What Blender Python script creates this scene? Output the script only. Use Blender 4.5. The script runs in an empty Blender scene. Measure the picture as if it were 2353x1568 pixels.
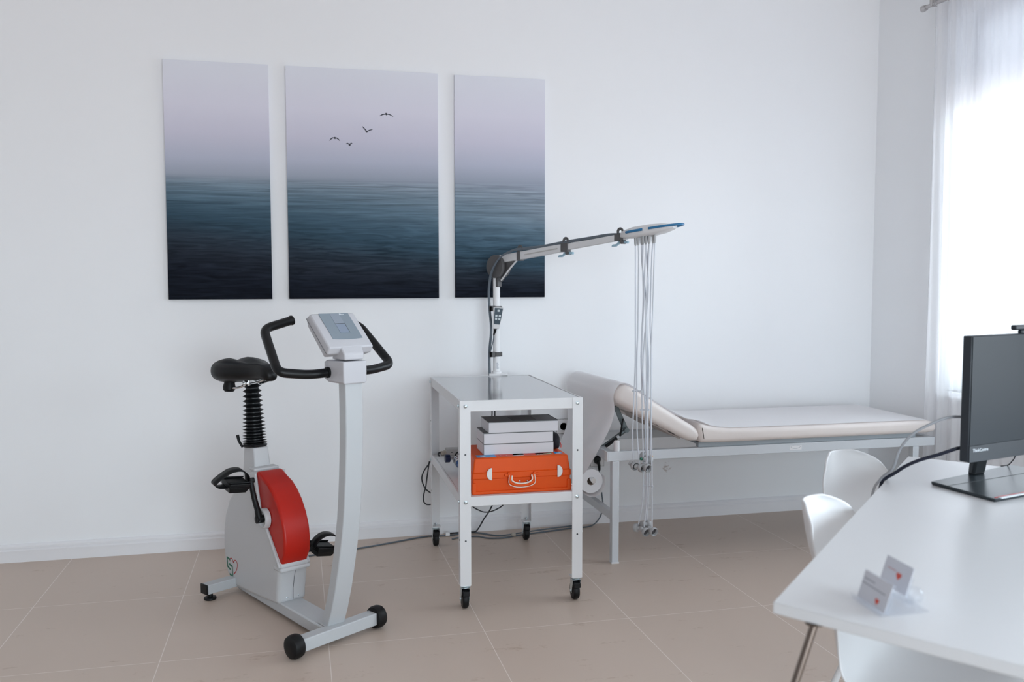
import bpy, bmesh, math, random
from mathutils import Vector, Matrix
random.seed(4)
PI = math.pi
SC = bpy.context.scene
COL = SC.collection
V = Vector

# ------------------------------------------------------------------ materials
def srgb(r, g, b):
    def f(c):
        c /= 255.0
        return c / 12.92 if c <= .04045 else ((c + .055) / 1.055) ** 2.4
    return (f(r), f(g), f(b), 1.0)

def mat(name, col, rough=.5, metal=0.0, spec=.5, bump=0.0, bscale=200, coat=0.0):
    m = bpy.data.materials.new(name); m.use_nodes = True
    nt = m.node_tree; b = nt.nodes['Principled BSDF']
    b.inputs['Base Color'].default_value = col
    b.inputs['Roughness'].default_value = rough
    b.inputs['Metallic'].default_value = metal
    b.inputs['Specular IOR Level'].default_value = spec
    b.inputs['Coat Weight'].default_value = coat
    if bump:
        tc = nt.nodes.new('ShaderNodeTexCoord'); n = nt.nodes.new('ShaderNodeTexNoise')
        n.inputs['Scale'].default_value = bscale; n.inputs['Detail'].default_value = 4
        bp = nt.nodes.new('ShaderNodeBump'); bp.inputs['Strength'].default_value = bump
        bp.inputs['Distance'].default_value = .002
        nt.links.new(tc.outputs['Object'], n.inputs['Vector'])
        nt.links.new(n.outputs['Fac'], bp.inputs['Height'])
        nt.links.new(bp.outputs['Normal'], b.inputs['Normal'])
    return m

def lin(r, g, b): return (r, g, b, 1.0)

M = {}
M['wall'] = mat('wall_paint', lin(.855, .868, .885), .7, bump=.06, bscale=60)
M['wall_blue'] = mat('side_wall_paint', lin(.855, .868, .885), .7, bump=.06, bscale=60)
M['ceiling'] = mat('ceiling_paint', lin(.88, .88, .88), .9)
M['trim'] = mat('trim_paint', lin(.80, .80, .82), .4)
M['white_metal'] = mat('powder_coat_white', lin(.69, .69, .70), .4)
M['bike_white'] = mat('bike_white_paint', lin(.47, .485, .50), .4)
M['bike_shell'] = mat('bike_shell_plastic', lin(.50, .505, .515), .42, bump=.05, bscale=700)
M['console'] = mat('console_plastic', lin(.52, .52, .55), .45, bump=.05, bscale=700)
M['panel_grey'] = mat('console_panel_grey', srgb(130, 142, 152), .35)
M['panel_grey_pale'] = mat('console_panel_strip', srgb(141, 150, 162), .35)  # slightly paler grey for the key strip
M['display'] = mat('console_display', srgb(134, 146, 164), .2)
M['line_dark'] = mat('dark_line', lin(.05, .055, .06), .5)
M['red'] = mat('red_plastic', lin(.42, .012, .005), .36, spec=.3, bump=.04, bscale=900)
M['black'] = mat('black_plastic', lin(.0025, .0028, .0036), .45, spec=.3)
M['rubber'] = mat('black_rubber', lin(.0028, .0028, .0034), .5, spec=.3)
M['foam'] = mat('black_foam', lin(.0022, .0028, .0040), .36, spec=.35, bump=.10, bscale=900)
M['saddle'] = mat('black_vinyl', lin(.0022, .0022, .0028), .42, spec=.3)
M['bellows'] = mat('bellows_rubber', lin(.004, .005, .006), .38, spec=.4)
M['chrome'] = mat('chrome', lin(.75, .76, .77), .15, 1.0)
M['zinc'] = mat('zinc_plated', lin(.60, .67, .70), .28, 1.0)
M['steel_top'] = mat('steel_sheet', lin(.40, .40, .41), .12, .55)
M['orange'] = mat('orange_plastic', lin(.72, .085, .006), .5, spec=.25, bump=.03, bscale=500)
M['latch'] = mat('latch_white', lin(.72, .70, .69), .45)
M['cream'] = mat('cream_plastic', lin(.75, .68, .60), .45)
M['card'] = mat('box_card', lin(.66, .65, .68), .6)
M['card_top'] = mat('box_lid_print', lin(.16, .16, .165), .5)
M['print_dark'] = mat('box_print_dark', lin(.03, .03, .035), .5)
M['print_grey'] = mat('box_print_grey', lin(.09, .085, .085), .5)
M['blue_label'] = mat('label_blue', lin(.02, .27, .60), .4)
M['white_label'] = mat('label_white', lin(.75, .78, .80), .45)
M['green_label'] = mat('label_green', lin(.03, .14, .09), .45)
M['yellow_label'] = mat('label_yellow', lin(.66, .54, .26), .45)
M['red_label'] = mat('label_red', lin(.6, .03, .02), .45)
M['pouch'] = mat('pouch_cloth', lin(.008, .007, .012), .8)
M['adapter'] = mat('adapter_grey', lin(.42, .41, .40), .5, bump=.05, bscale=300)
M['beige_plug'] = mat('beige_plug', lin(.46, .41, .35), .5)
M['navy'] = mat('navy_plastic', lin(.004, .010, .045), .35)
M['blue_part'] = mat('blue_plastic', lin(.010, .075, .26), .35)
M['steel'] = mat('brushed_steel', lin(.55, .55, .55), .3, 1.0)
M['cable_grey'] = mat('cable_grey', lin(.105, .13, .155), .4)
M['cable_dark'] = mat('cable_dark', lin(.018, .020, .026), .45)
M['cable_navy'] = mat('cable_navy', lin(.004, .007, .022), .4)
M['cable_light'] = mat('cable_light_grey', lin(.30, .31, .33), .45)
M['bed_metal'] = mat('couch_frame_paint', lin(.58, .61, .64), .35)
M['bed_metal_dark'] = mat('couch_subframe_paint', lin(.34, .38, .41), .4)
M['vinyl'] = mat('couch_vinyl', lin(.72, .66, .63), .42, bump=.08, bscale=90)
M['vinyl_under'] = mat('couch_vinyl_underside', lin(.42, .375, .35), .6)
M['strut'] = mat('strut_steel', lin(.16, .19, .20), .35, .6)
M['arm_metal'] = mat('arm_profile', lin(.62, .62, .63), .35)
M['arm_white'] = mat('arm_white', lin(.80, .80, .81), .4)
M['arm_grey'] = mat('arm_joint_grey', lin(.085, .083, .085), .5)
M['lever_blue'] = mat('lever_steel_blue', lin(.30, .46, .56), .35)
M['head_blue'] = mat('head_blue', lin(.02, .16, .34), .35)
M['head_white'] = mat('head_white', lin(.70, .70, .71), .4)
M['lead'] = mat('lead_cable', lin(.60, .63, .68), .45)
M['cup'] = mat('electrode_grey', lin(.40, .41, .42), .5)
M['cup_in'] = mat('electrode_inside', lin(.10, .10, .11), .35, .3)
M['gold'] = mat('tag_yellow', lin(.50, .25, .03), .4)
M['tagred'] = mat('tag_red', lin(.32, .01, .02), .4)
M['taggreen'] = mat('tag_green', lin(.01, .12, .07), .4)
M['remote_panel'] = mat('remote_panel', lin(.045, .075, .10), .4)
M['key'] = mat('remote_key', lin(.62, .68, .70), .5)
M['desk'] = mat('desk_laminate', lin(.62, .625, .64), .30)
M['desk_edge'] = mat('desk_edge', lin(.66, .65, .66), .45)
M['leg_steel'] = mat('brushed_leg_steel', lin(.17, .135, .115), .32, 1.0)
M['chair'] = mat('chair_shell', lin(.66, .66, .67), .42)
M['screen'] = mat('screen_matte', lin(.010, .016, .022), .45, spec=.30)
M['bezel'] = mat('monitor_plastic', lin(.014, .019, .026), .45)
M['monbase'] = mat('monitor_base', lin(.018, .026, .032), .28)
M['neck'] = mat('monitor_neck', lin(.06, .065, .07), .3, .7)
M['stripe'] = mat('red_stripe', lin(.50, .02, .03), .4)
M['socket'] = mat('socket_white', lin(.78, .78, .79), .35)
M['logo_green'] = mat('logo_green', lin(.005, .13, .07), .45)
M['logo_red'] = mat('logo_red', lin(.42, .012, .016), .45)
M['heart'] = mat('heart_red', lin(.62, .08, .055), .5)
M['ink'] = mat('ink_grey', lin(.30, .32, .37), .6)
M['inkred'] = mat('ink_red', lin(.52, .30, .33), .6)
M['busi'] = mat('card_paper', lin(.60, .615, .67), .6)
M['text'] = mat('logo_light', lin(.72, .76, .80), .5)
M['rod'] = mat('rod_nickel', lin(.50, .48, .48), .3, .8)

def paper_mat():
    m = bpy.data.materials.new('paper_cover'); m.use_nodes = True
    nt = m.node_tree; b = nt.nodes['Principled BSDF']
    b.inputs['Base Color'].default_value = (.93, .93, .945, 1)
    b.inputs['Roughness'].default_value = .7
    tr = nt.nodes.new('ShaderNodeBsdfTranslucent'); tr.inputs['Color'].default_value = (.88, .88, .9, 1)
    mx = nt.nodes.new('ShaderNodeMixShader'); mx.inputs['Fac'].default_value = .28
    nt.links.new(b.outputs[0], mx.inputs[1]); nt.links.new(tr.outputs[0], mx.inputs[2])
    nt.links.new(mx.outputs[0], nt.nodes['Material Output'].inputs['Surface'])
    return m
M['paper'] = paper_mat()

def sheer_mat():
    m = bpy.data.materials.new('sheer_curtain'); m.use_nodes = True
    nt = m.node_tree; nt.nodes.remove(nt.nodes['Principled BSDF'])
    t = nt.nodes.new('ShaderNodeBsdfTransparent'); t.inputs['Color'].default_value = (1, 1, 1, 1)
    d = nt.nodes.new('ShaderNodeBsdfDiffuse'); d.inputs['Color'].default_value = (.88, .88, .89, 1)
    l = nt.nodes.new('ShaderNodeBsdfTranslucent'); l.inputs['Color'].default_value = (.86, .86, .88, 1)
    a = nt.nodes.new('ShaderNodeMixShader'); a.inputs['Fac'].default_value = .5
    nt.links.new(d.outputs[0], a.inputs[1]); nt.links.new(l.outputs[0], a.inputs[2])
    b = nt.nodes.new('ShaderNodeMixShader')
    # a sheer weave: seen edge-on along a fold it covers more
    lw = nt.nodes.new('ShaderNodeLayerWeight'); lw.inputs['Blend'].default_value = .35
    mr = nt.nodes.new('ShaderNodeMapRange'); mr.inputs['To Min'].default_value = .62; mr.inputs['To Max'].default_value = .86
    nt.links.new(lw.outputs['Facing'], mr.inputs['Value'])
    nt.links.new(mr.outputs[0], b.inputs['Fac'])
    nt.links.new(t.outputs[0], b.inputs[1]); nt.links.new(a.outputs[0], b.inputs[2])
    nt.links.new(b.outputs[0], nt.nodes['Material Output'].inputs['Surface'])
    return m
M['sheer'] = sheer_mat()

def glass_mat(name, tint=(1, 1, 1, 1), refl=.08):
    m = bpy.data.materials.new(name); m.use_nodes = True
    nt = m.node_tree; nt.nodes.remove(nt.nodes['Principled BSDF'])
    t = nt.nodes.new('ShaderNodeBsdfTransparent'); t.inputs['Color'].default_value = tint
    g = nt.nodes.new('ShaderNodeBsdfGlossy'); g.inputs['Roughness'].default_value = .03
    f = nt.nodes.new('ShaderNodeFresnel'); f.inputs['IOR'].default_value = 1.45
    a = nt.nodes.new('ShaderNodeMixShader')
    nt.links.new(f.outputs[0], a.inputs['Fac'])
    nt.links.new(t.outputs[0], a.inputs[1]); nt.links.new(g.outputs[0], a.inputs[2])
    nt.links.new(a.outputs[0], nt.nodes['Material Output'].inputs['Surface'])
    return m
M['glass'] = glass_mat('window_glass')
def acrylic_mat():
    m = bpy.data.materials.new('clear_acrylic'); m.use_nodes = True
    nt = m.node_tree; nt.nodes.remove(nt.nodes['Principled BSDF'])
    t = nt.nodes.new('ShaderNodeBsdfTransparent'); t.inputs['Color'].default_value = (.97, .975, .985, 1)
    g = nt.nodes.new('ShaderNodeBsdfGlossy'); g.inputs['Roughness'].default_value = .05
    a = nt.nodes.new('ShaderNodeMixShader'); a.inputs['Fac'].default_value = .07
    nt.links.new(t.outputs[0], a.inputs[1]); nt.links.new(g.outputs[0], a.inputs[2])
    nt.links.new(a.outputs[0], nt.nodes['Material Output'].inputs['Surface'])
    return m
M['acrylic'] = acrylic_mat()

TILE_W, TILE_D, ROW0 = .6121, .72, -.7114
def floor_mat():
    m = bpy.data.materials.new('floor_tile'); m.use_nodes = True
    nt = m.node_tree; b = nt.nodes['Principled BSDF']; N = nt.nodes.new; L = nt.links.new
    tc = N('ShaderNodeTexCoord'); mp = N('ShaderNodeMapping')
    mp.inputs['Location'].default_value = (TILE_W * 20, -ROW0 + TILE_D * 20, 0)
    L(tc.outputs['Object'], mp.inputs['Vector'])
    br = N('ShaderNodeTexBrick'); br.offset = 0; br.squash = 1
    br.inputs['Scale'].default_value = 1; br.inputs['Brick Width'].default_value = TILE_W
    br.inputs['Row Height'].default_value = TILE_D; br.inputs['Mortar Size'].default_value = .0016
    br.inputs['Mortar Smooth'].default_value = .2; br.inputs['Bias'].default_value = 0
    br.inputs['Color1'].default_value = (.47, .47, .47, 1); br.inputs['Color2'].default_value = (.53, .53, .53, 1)
    L(mp.outputs[0], br.inputs['Vector'])
    n1 = N('ShaderNodeTexNoise'); n1.inputs['Scale'].default_value = 5; n1.inputs['Detail'].default_value = 7; n1.inputs['Roughness'].default_value = .62
    n2 = N('ShaderNodeTexNoise'); n2.inputs['Scale'].default_value = 60; n2.inputs['Detail'].default_value = 4
    mp2 = N('ShaderNodeMapping'); mp2.inputs['Scale'].default_value = (1, 2.4, 1)
    L(tc.outputs['Object'], mp2.inputs['Vector']); L(mp2.outputs[0], n1.inputs['Vector']); L(tc.outputs['Object'], n2.inputs['Vector'])
    ad = N('ShaderNodeMath'); ad.operation = 'MULTIPLY_ADD'; ad.inputs[1].default_value = .25
    L(n2.outputs['Fac'], ad.inputs[0]); L(n1.outputs['Fac'], ad.inputs[2])
    ad2 = N('ShaderNodeMath'); ad2.operation = 'ADD'; L(ad.outputs[0], ad2.inputs[0])
    sep = N('ShaderNodeSeparateColor'); L(br.outputs['Color'], sep.inputs[0]); L(sep.outputs[0], ad2.inputs[1])
    cr = N('ShaderNodeValToRGB')
    cr.color_ramp.elements[0].position = .90; cr.color_ramp.elements[0].color = (.435, .332, .262, 1)
    cr.color_ramp.elements[1].position = 1.34; cr.color_ramp.elements[1].color = (.54, .440, .370, 1)
    L(ad2.outputs[0], cr.inputs['Fac'])
    mx = N('ShaderNodeMix'); mx.data_type = 'RGBA'
    L(br.outputs['Fac'], mx.inputs['Factor']); L(cr.outputs['Color'], mx.inputs['A'])
    mx.inputs['B'].default_value = (.74, .66, .61, 1)
    L(mx.outputs['Result'], b.inputs['Base Color'])
    b.inputs['Roughness'].default_value = .42; b.inputs['Specular IOR Level'].default_value = .45
    bp = N('ShaderNodeBump'); bp.inputs['Strength'].default_value = .25; bp.inputs['Distance'].default_value = .001; bp.invert = True
    L(br.outputs['Fac'], bp.inputs['Height']); L(bp.outputs[0], b.inputs['Normal'])
    return m
M['floor'] = floor_mat()

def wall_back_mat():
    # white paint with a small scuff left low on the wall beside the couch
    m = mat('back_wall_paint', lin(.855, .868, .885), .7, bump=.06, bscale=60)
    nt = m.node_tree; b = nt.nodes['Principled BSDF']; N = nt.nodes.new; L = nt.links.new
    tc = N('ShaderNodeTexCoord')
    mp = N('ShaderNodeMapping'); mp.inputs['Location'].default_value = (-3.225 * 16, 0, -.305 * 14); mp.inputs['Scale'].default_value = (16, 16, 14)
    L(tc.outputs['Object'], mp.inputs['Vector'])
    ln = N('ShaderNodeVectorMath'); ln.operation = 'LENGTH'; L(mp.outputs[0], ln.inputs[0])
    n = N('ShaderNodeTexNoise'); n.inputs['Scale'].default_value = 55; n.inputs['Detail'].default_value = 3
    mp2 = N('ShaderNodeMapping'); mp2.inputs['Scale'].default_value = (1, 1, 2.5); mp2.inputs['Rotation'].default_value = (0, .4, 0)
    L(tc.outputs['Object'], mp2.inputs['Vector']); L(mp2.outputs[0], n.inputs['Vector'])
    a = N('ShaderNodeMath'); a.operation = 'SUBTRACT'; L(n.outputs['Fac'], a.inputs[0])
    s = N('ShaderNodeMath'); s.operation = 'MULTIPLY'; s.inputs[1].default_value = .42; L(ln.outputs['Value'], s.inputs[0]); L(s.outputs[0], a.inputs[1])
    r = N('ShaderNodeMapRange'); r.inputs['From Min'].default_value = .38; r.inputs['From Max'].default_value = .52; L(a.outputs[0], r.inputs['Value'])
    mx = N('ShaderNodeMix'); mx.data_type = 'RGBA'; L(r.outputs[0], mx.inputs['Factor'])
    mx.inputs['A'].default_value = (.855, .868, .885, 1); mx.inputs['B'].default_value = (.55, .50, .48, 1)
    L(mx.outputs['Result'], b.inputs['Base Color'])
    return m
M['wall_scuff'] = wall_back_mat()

def seascape_mat():
    m = bpy.data.materials.new('seascape_print'); m.use_nodes = True
    nt = m.node_tree; b = nt.nodes['Principled BSDF']; N = nt.nodes.new; L = nt.links.new
    b.inputs['Roughness'].default_value = .85; b.inputs['Specular IOR Level'].default_value = .06
    ge = N('ShaderNodeNewGeometry')
    sx = N('ShaderNodeSeparateXYZ'); L(ge.outputs['Position'], sx.inputs[0])
    z = N('ShaderNodeMapRange'); z.inputs['From Min'].default_value = 1.31; z.inputs['From Max'].default_value = 2.51
    L(sx.outputs['Z'], z.inputs['Value'])
    cr = N('ShaderNodeValToRGB'); el = cr.color_ramp.elements
    stops = [(0.0, (.0085, .0105, .0165)), (.06, (.0125, .0160, .0245)), (.13, (.021, .027, .038)), (.20, (.030, .044, .061)), (.28, (.040, .074, .105)),
             (.35, (.066, .115, .157)), (.42, (.110, .170, .220)), (.475, (.175, .235, .290)), (.512, (.255, .305, .365)), (.530, (.330, .365, .440)),
             (.60, (.46, .485, .585)), (.70, (.595, .585, .690)), (.82, (.70, .69, .785)), (1.0, (.745, .765, .83))]
    while len(el) < len(stops): el.new(.5)
    for e, (p, c) in zip(el, stops): e.position = p; e.color = (*c, 1)
    sh = N('ShaderNodeMath'); sh.operation = 'MULTIPLY_ADD'; sh.inputs[1].default_value = .105; sh.inputs[2].default_value = -.135; L(sx.outputs['X'], sh.inputs[0])
    wz = N('ShaderNodeMapRange'); wz.inputs['From Min'].default_value = .53; wz.inputs['From Max'].default_value = .36; L(z.outputs[0], wz.inputs['Value'])
    wz2 = N('ShaderNodeMapRange'); wz2.inputs['From Min'].default_value = .0; wz2.inputs['From Max'].default_value = .14; L(z.outputs[0], wz2.inputs['Value'])
    sw = N('ShaderNodeMath'); sw.operation = 'MULTIPLY'; L(sh.outputs[0], sw.inputs[0]); L(wz.outputs[0], sw.inputs[1])
    sw2 = N('ShaderNodeMath'); sw2.operation = 'MULTIPLY'; L(sw.outputs[0], sw2.inputs[0]); L(wz2.outputs[0], sw2.inputs[1])
    zz_ = N('ShaderNodeMath'); zz_.operation = 'ADD'; L(z.outputs[0], zz_.inputs[0]); L(sw2.outputs[0], zz_.inputs[1])
    L(zz_.outputs[0], cr.inputs['Fac'])
    # wet sand: long ripples, slanting away to the right, only below the horizon
    mp = N('ShaderNodeMapping'); mp.inputs['Rotation'].default_value = (0, math.radians(5), 0); mp.inputs['Scale'].default_value = (1.0, 1, 38)
    L(ge.outputs['Position'], mp.inputs['Vector'])
    n1 = N('ShaderNodeTexNoise'); n1.inputs['Scale'].default_value = 2.2; n1.inputs['Detail'].default_value = 8; n1.inputs['Roughness'].default_value = .62; n1.inputs['Distortion'].default_value = .7
    L(mp.outputs[0], n1.inputs['Vector'])
    mp3 = N('ShaderNodeMapping'); mp3.inputs['Rotation'].default_value = (0, math.radians(17), 0); mp3.inputs['Scale'].default_value = (2.2, 1, 26)
    L(ge.outputs['Position'], mp3.inputs['Vector'])
    n2 = N('ShaderNodeTexNoise'); n2.inputs['Scale'].default_value = 2.0; n2.inputs['Detail'].default_value = 6; n2.inputs['Distortion'].default_value = 1.4
    L(mp3.outputs[0], n2.inputs['Vector'])
    mixn = N('ShaderNodeMix'); mixn.data_type = 'FLOAT'
    up = N('ShaderNodeMapRange'); up.inputs['From Min'].default_value = .22; up.inputs['From Max'].default_value = .42; L(z.outputs[0], up.inputs['Value'])
    L(up.outputs[0], mixn.inputs['Factor']); L(n2.outputs['Fac'], mixn.inputs['A']); L(n1.outputs['Fac'], mixn.inputs['B'])
    g = N('ShaderNodeMapRange'); g.inputs['From Min'].default_value = .30; g.inputs['From Max'].default_value = .70
    g.inputs['To Min'].default_value = .60; g.inputs['To Max'].default_value = 1.42; L(mixn.outputs['Result'], g.inputs['Value'])
    below = N('ShaderNodeMapRange'); below.inputs['From Min'].default_value = .525; below.inputs['From Max'].default_value = .50; L(z.outputs[0], below.inputs['Value'])
    mm = N('ShaderNodeMix'); mm.data_type = 'FLOAT'; mm.inputs['A'].default_value = 1.0
    L(below.outputs[0], mm.inputs['Factor']); L(g.outputs[0], mm.inputs['B'])
    mul = N('ShaderNodeMix'); mul.data_type = 'RGBA'; mul.blend_type = 'MULTIPLY'; mul.inputs['Factor'].default_value = 1
    L(cr.outputs['Color'], mul.inputs['A']); L(mm.outputs['Result'], mul.inputs['B'])
    L(mul.outputs['Result'], b.inputs['Base Color'])
    return m
M['sea'] = seascape_mat()
M['bird'] = mat('bird_print', lin(.055, .06, .08), .8)

# ------------------------------------------------------------------ mesh helpers
class MB:
    """collects shapes in one bmesh; .mi is the material slot new faces get"""
    def __init__(s): s.bm = bmesh.new(); s.mi = 0
    def faces(s, fs):
        for f in fs: f.material_index = s.mi
    def poly(s, pts):
        f = s.bm.faces.new([s.bm.verts.new(p) for p in pts]); s.faces([f]); return s
    def hexa(s, p):       # 8 corners: bottom loop 0-3, top loop 4-7
        v = [s.bm.verts.new(q) for q in p]
        fs = [(3, 2, 1, 0), (4, 5, 6, 7), (0, 1, 5, 4), (1, 2, 6, 5), (2, 3, 7, 6), (3, 0, 4, 7)]
        s.faces([s.bm.faces.new([v[i] for i in f]) for f in fs]); return s
    def box(s, x0, x1, y0, y1, z0, z1, mtx=None):
        p = [V(q) for q in ((x0, y0, z0), (x1, y0, z0), (x1, y1, z0), (x0, y1, z0), (x0, y0, z1), (x1, y0, z1), (x1, y1, z1), (x0, y1, z1))]
        if mtx: p = [mtx @ q for q in p]
        return s.hexa(p)
    def ring(s, c, a, b, n): return [s.bm.verts.new(c + a * math.cos(2 * PI * i / n) + b * math.sin(2 * PI * i / n)) for i in range(n)]
    def bridge(s, r0, r1):
        n = len(r0)
        s.faces([s.bm.faces.new((r0[i], r0[(i + 1) % n], r1[(i + 1) % n], r1[i])) for i in range(n)])
    def lathe(s, prof, org, axis, n=24, cap0=True, cap1=True):
        """prof: list of (dist along axis, radius)"""
        ax = V(axis).normalized(); a = ax.orthogonal().normalized(); b = ax.cross(a)
        rs = [s.ring(V(org) + ax * d, a * r, b * r, n) for d, r in prof]
        for p, q in zip(rs, rs[1:]): s.bridge(p, q)
        if cap0: s.faces([s.bm.faces.new(rs[0][::-1])])
        if cap1: s.faces([s.bm.faces.new(rs[-1])])
        return s
    def cyl(s, p0, p1, r, n=20, r1=None):
        d = V(p1) - V(p0)
        return s.lathe([(0, r), (d.length, r if r1 is None else r1)], p0, d, n)
    def tube(s, pts, r, n=10, smooth=0, caps=True, flat=1.0, radii=None):
        pts = [V(p) for p in pts]
        if smooth: pts = spline(pts, smooth)
        m = len(pts); tang = []
        for i in range(m):
            t = pts[min(i + 1, m - 1)] - pts[max(i - 1, 0)]
            tang.append(t.normalized())
        a = tang[0].orthogonal().normalized(); rs = []
        for i in range(m):
            a = (a - tang[i] * a.dot(tang[i])).normalized(); b = tang[i].cross(a)
            rr = r if radii is None else radii[min(int(i * len(radii) / m), len(radii) - 1)]
            rs.append(s.ring(pts[i], a * rr, b * rr * flat, n))
        for p, q in zip(rs, rs[1:]): s.bridge(p, q)
        if caps:
            s.faces([s.bm.faces.new(rs[0][::-1]), s.bm.faces.new(rs[-1])])
        return s
    def prism(s, pts2, f0, f1):
        """extrude a 2-D outline between two mappings f(u,v)->3-D"""
        a = [s.bm.verts.new(f0(*p)) for p in pts2]; b = [s.bm.verts.new(f1(*p)) for p in pts2]
        s.bridge(a, b); s.faces([s.bm.faces.new(a[::-1]), s.bm.faces.new(b)]); return s
    def loft(s, loops, cap=True, closed=True):
        rs = [[s.bm.verts.new(p) for p in l] for l in loops]
        for p, q in zip(rs, rs[1:]):
            n = len(p); rng = range(n) if closed else range(n - 1)
            s.faces([s.bm.faces.new((p[i], p[(i + 1) % n], q[(i + 1) % n], q[i])) for i in rng])
        if cap and closed: s.faces([s.bm.faces.new(rs[0][::-1]), s.bm.faces.new(rs[-1])])
        return s

def spline(pts, k):
    out = []; n = len(pts)
    for i in range(n - 1):
        p0, p1, p2, p3 = pts[max(i - 1, 0)], pts[i], pts[i + 1], pts[min(i + 2, n - 1)]
        for j in range(k):
            t = j / k
            out.append(.5 * ((2 * p1) + (p2 - p0) * t + (2 * p0 - 5 * p1 + 4 * p2 - p3) * t * t + (3 * p1 - p0 - 3 * p2 + p3) * t ** 3))
    out.append(pts[-1]); return out

def fillet(pts, r, k=5):
    """rounds the corners of a 3-D polyline"""
    pts = [V(p) for p in pts]; out = [pts[0]]
    for i in range(1, len(pts) - 1):
        p, a, b = pts[i], pts[i - 1] - pts[i], pts[i + 1] - pts[i]
        rr = min(r, a.length * .45, b.length * .45)
        q0, q1 = p + a.normalized() * rr, p + b.normalized() * rr
        for j in range(k + 1):
            t = j / k; out.append(q0 * (1 - t) ** 2 + p * 2 * t * (1 - t) + q1 * t * t)
    out.append(pts[-1]); return out

ROOT = {}
def thing(name, label, cat, loc=(0, 0, 0), rz=0.0, group=None):
    o = bpy.data.objects.new(name, None); COL.objects.link(o)
    o.empty_display_size = .05
    o.location = loc; o.rotation_euler = (0, 0, rz); o['label'] = label; o['category'] = cat
    if group: o['group'] = group
    ROOT[o.name] = Matrix.Translation(V(loc)) @ Matrix.Rotation(rz, 4, 'Z')
    return o

def obj(name, mb, mats, parent=None, local=False, bevel=0, seg=2, sharp=32, subd=0, solid=0, label=None, flat=False):
    bm = mb.bm
    bmesh.ops.recalc_face_normals(bm, faces=bm.faces)
    mtx = None
    if parent is not None:
        mtx = ROOT[parent.name]
        if not local: bm.transform(mtx.inverted())
    me = bpy.data.meshes.new(name); bm.to_mesh(me); bm.free()
    for m in (mats if isinstance(mats, (list, tuple)) else [mats]): me.materials.append(m)
    if not flat:
        for p in me.polygons: p.use_smooth = True
        me.set_sharp_from_angle(angle=math.radians(sharp))
    o = bpy.data.objects.new(name, me); COL.objects.link(o)
    if parent is not None: o.parent = parent; ROOT[o.name] = mtx
    if solid:
        md = o.modifiers.new('solid', 'SOLIDIFY'); md.thickness = solid; md.offset = 0
    if bevel:
        md = o.modifiers.new('bevel', 'BEVEL'); md.width = bevel; md.segments = seg; md.limit_method = 'ANGLE'; md.angle_limit = math.radians(35)
        md.harden_normals = False
    if subd:
        md = o.modifiers.new('subd', 'SUBSURF'); md.levels = subd; md.render_levels = subd
    if label: o['label'] = label
    return o

def tag(o, label, cat, group=None):
    o['label'] = label; o['category'] = cat
    if group: o['group'] = group
    return o

def struct(name, mb, mats, parent=None, **k):
    o = obj(name, mb, mats, parent, **k)
    if parent is None: o['kind'] = 'structure'; ROOT[o.name] = Matrix()
    return o

def dup(root, loc, rz, name=None):
    r = root.copy(); COL.objects.link(r); r.location = loc; r.rotation_euler = (0, 0, rz)
    for ch in list(root.children):
        c = ch.copy(); COL.objects.link(c); c.parent = r
        for g in list(ch.children):
            d = g.copy(); COL.objects.link(d); d.parent = c
    return r

# ------------------------------------------------------------------ camera
CAM = V((1.12582, -4.87514, 1.40076))
yaw, pitch, roll = math.radians(13.46210), math.radians(3.81329), math.radians(-.06209)
fw = V((math.sin(yaw) * math.cos(pitch), math.cos(yaw) * math.cos(pitch), -math.sin(pitch)))
rt = V((math.cos(yaw), -math.sin(yaw), 0)); upv = rt.cross(fw)
r2 = rt * math.cos(roll) + upv * math.sin(roll); u2 = upv * math.cos(roll) - rt * math.sin(roll)
cam = bpy.data.cameras.new('camera'); co = bpy.data.objects.new('camera', cam); COL.objects.link(co)
mw = Matrix((r2, u2, -fw)).transposed().to_4x4(); mw.translation = CAM; co.matrix_world = mw
cam.sensor_width = 36; cam.lens = 2065.776 / 2353 * 36; cam.clip_start = .05
cam.dof.use_dof = True; cam.dof.focus_distance = 3.9; cam.dof.aperture_fstop = 2.8
SC.camera = co

# ------------------------------------------------------------------ room
XL, XR, YB, YF, ZC = -2.6, 4.575, 0.0, -7.2, 3.15
WT = .28                                            # outer wall thickness
struct('floor', MB().box(XL - .2, XR + WT, YF - .2, YB + .2, -.1, 0), M['floor'], flat=True)
struct('ceiling', MB().box(XL - .2, XR + WT, YF - .2, YB + .2, ZC, ZC + .1), M['ceiling'], flat=True)
struct('wall_back', MB().box(XL - .2, XR + WT, YB, YB + .2, 0, ZC), M['wall_scuff'], flat=True)
struct('wall_left', MB().box(XL - .2, XL, YF, YB, 0, ZC), M['wall'], flat=True)
WIN = [(-.66, -2.30, .80, 2.85), (-3.10, -5.70, .70, 2.33)]      # openings in the right wall (y0, y1, z0, z1)
w = MB()
ys = [YB, WIN[0][0], WIN[0][1], WIN[1][0], WIN[1][1], YF]
for i in range(5):
    if i in (1, 3):
        q = WIN[i // 2]
        w.box(XR, XR + WT, ys[i + 1], ys[i], 0, q[2]); w.box(XR, XR + WT, ys[i + 1], ys[i], q[3], ZC)
    else: w.box(XR, XR + WT, ys[i + 1], ys[i], 0, ZC)
bmesh.ops.remove_doubles(w.bm, verts=w.bm.verts, dist=1e-5)
struct('wall_right', w, M['wall_blue'], flat=True)
FWIN = (1.2, 4.2, .30, 2.45)                              # the opening in the wall behind the camera (x0, x1, z0, z1)
w = MB()
w.box(XL - .2, FWIN[0], YF - .2, YF, 0, ZC); w.box(FWIN[1], XR + WT, YF - .2, YF, 0, ZC)
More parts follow.
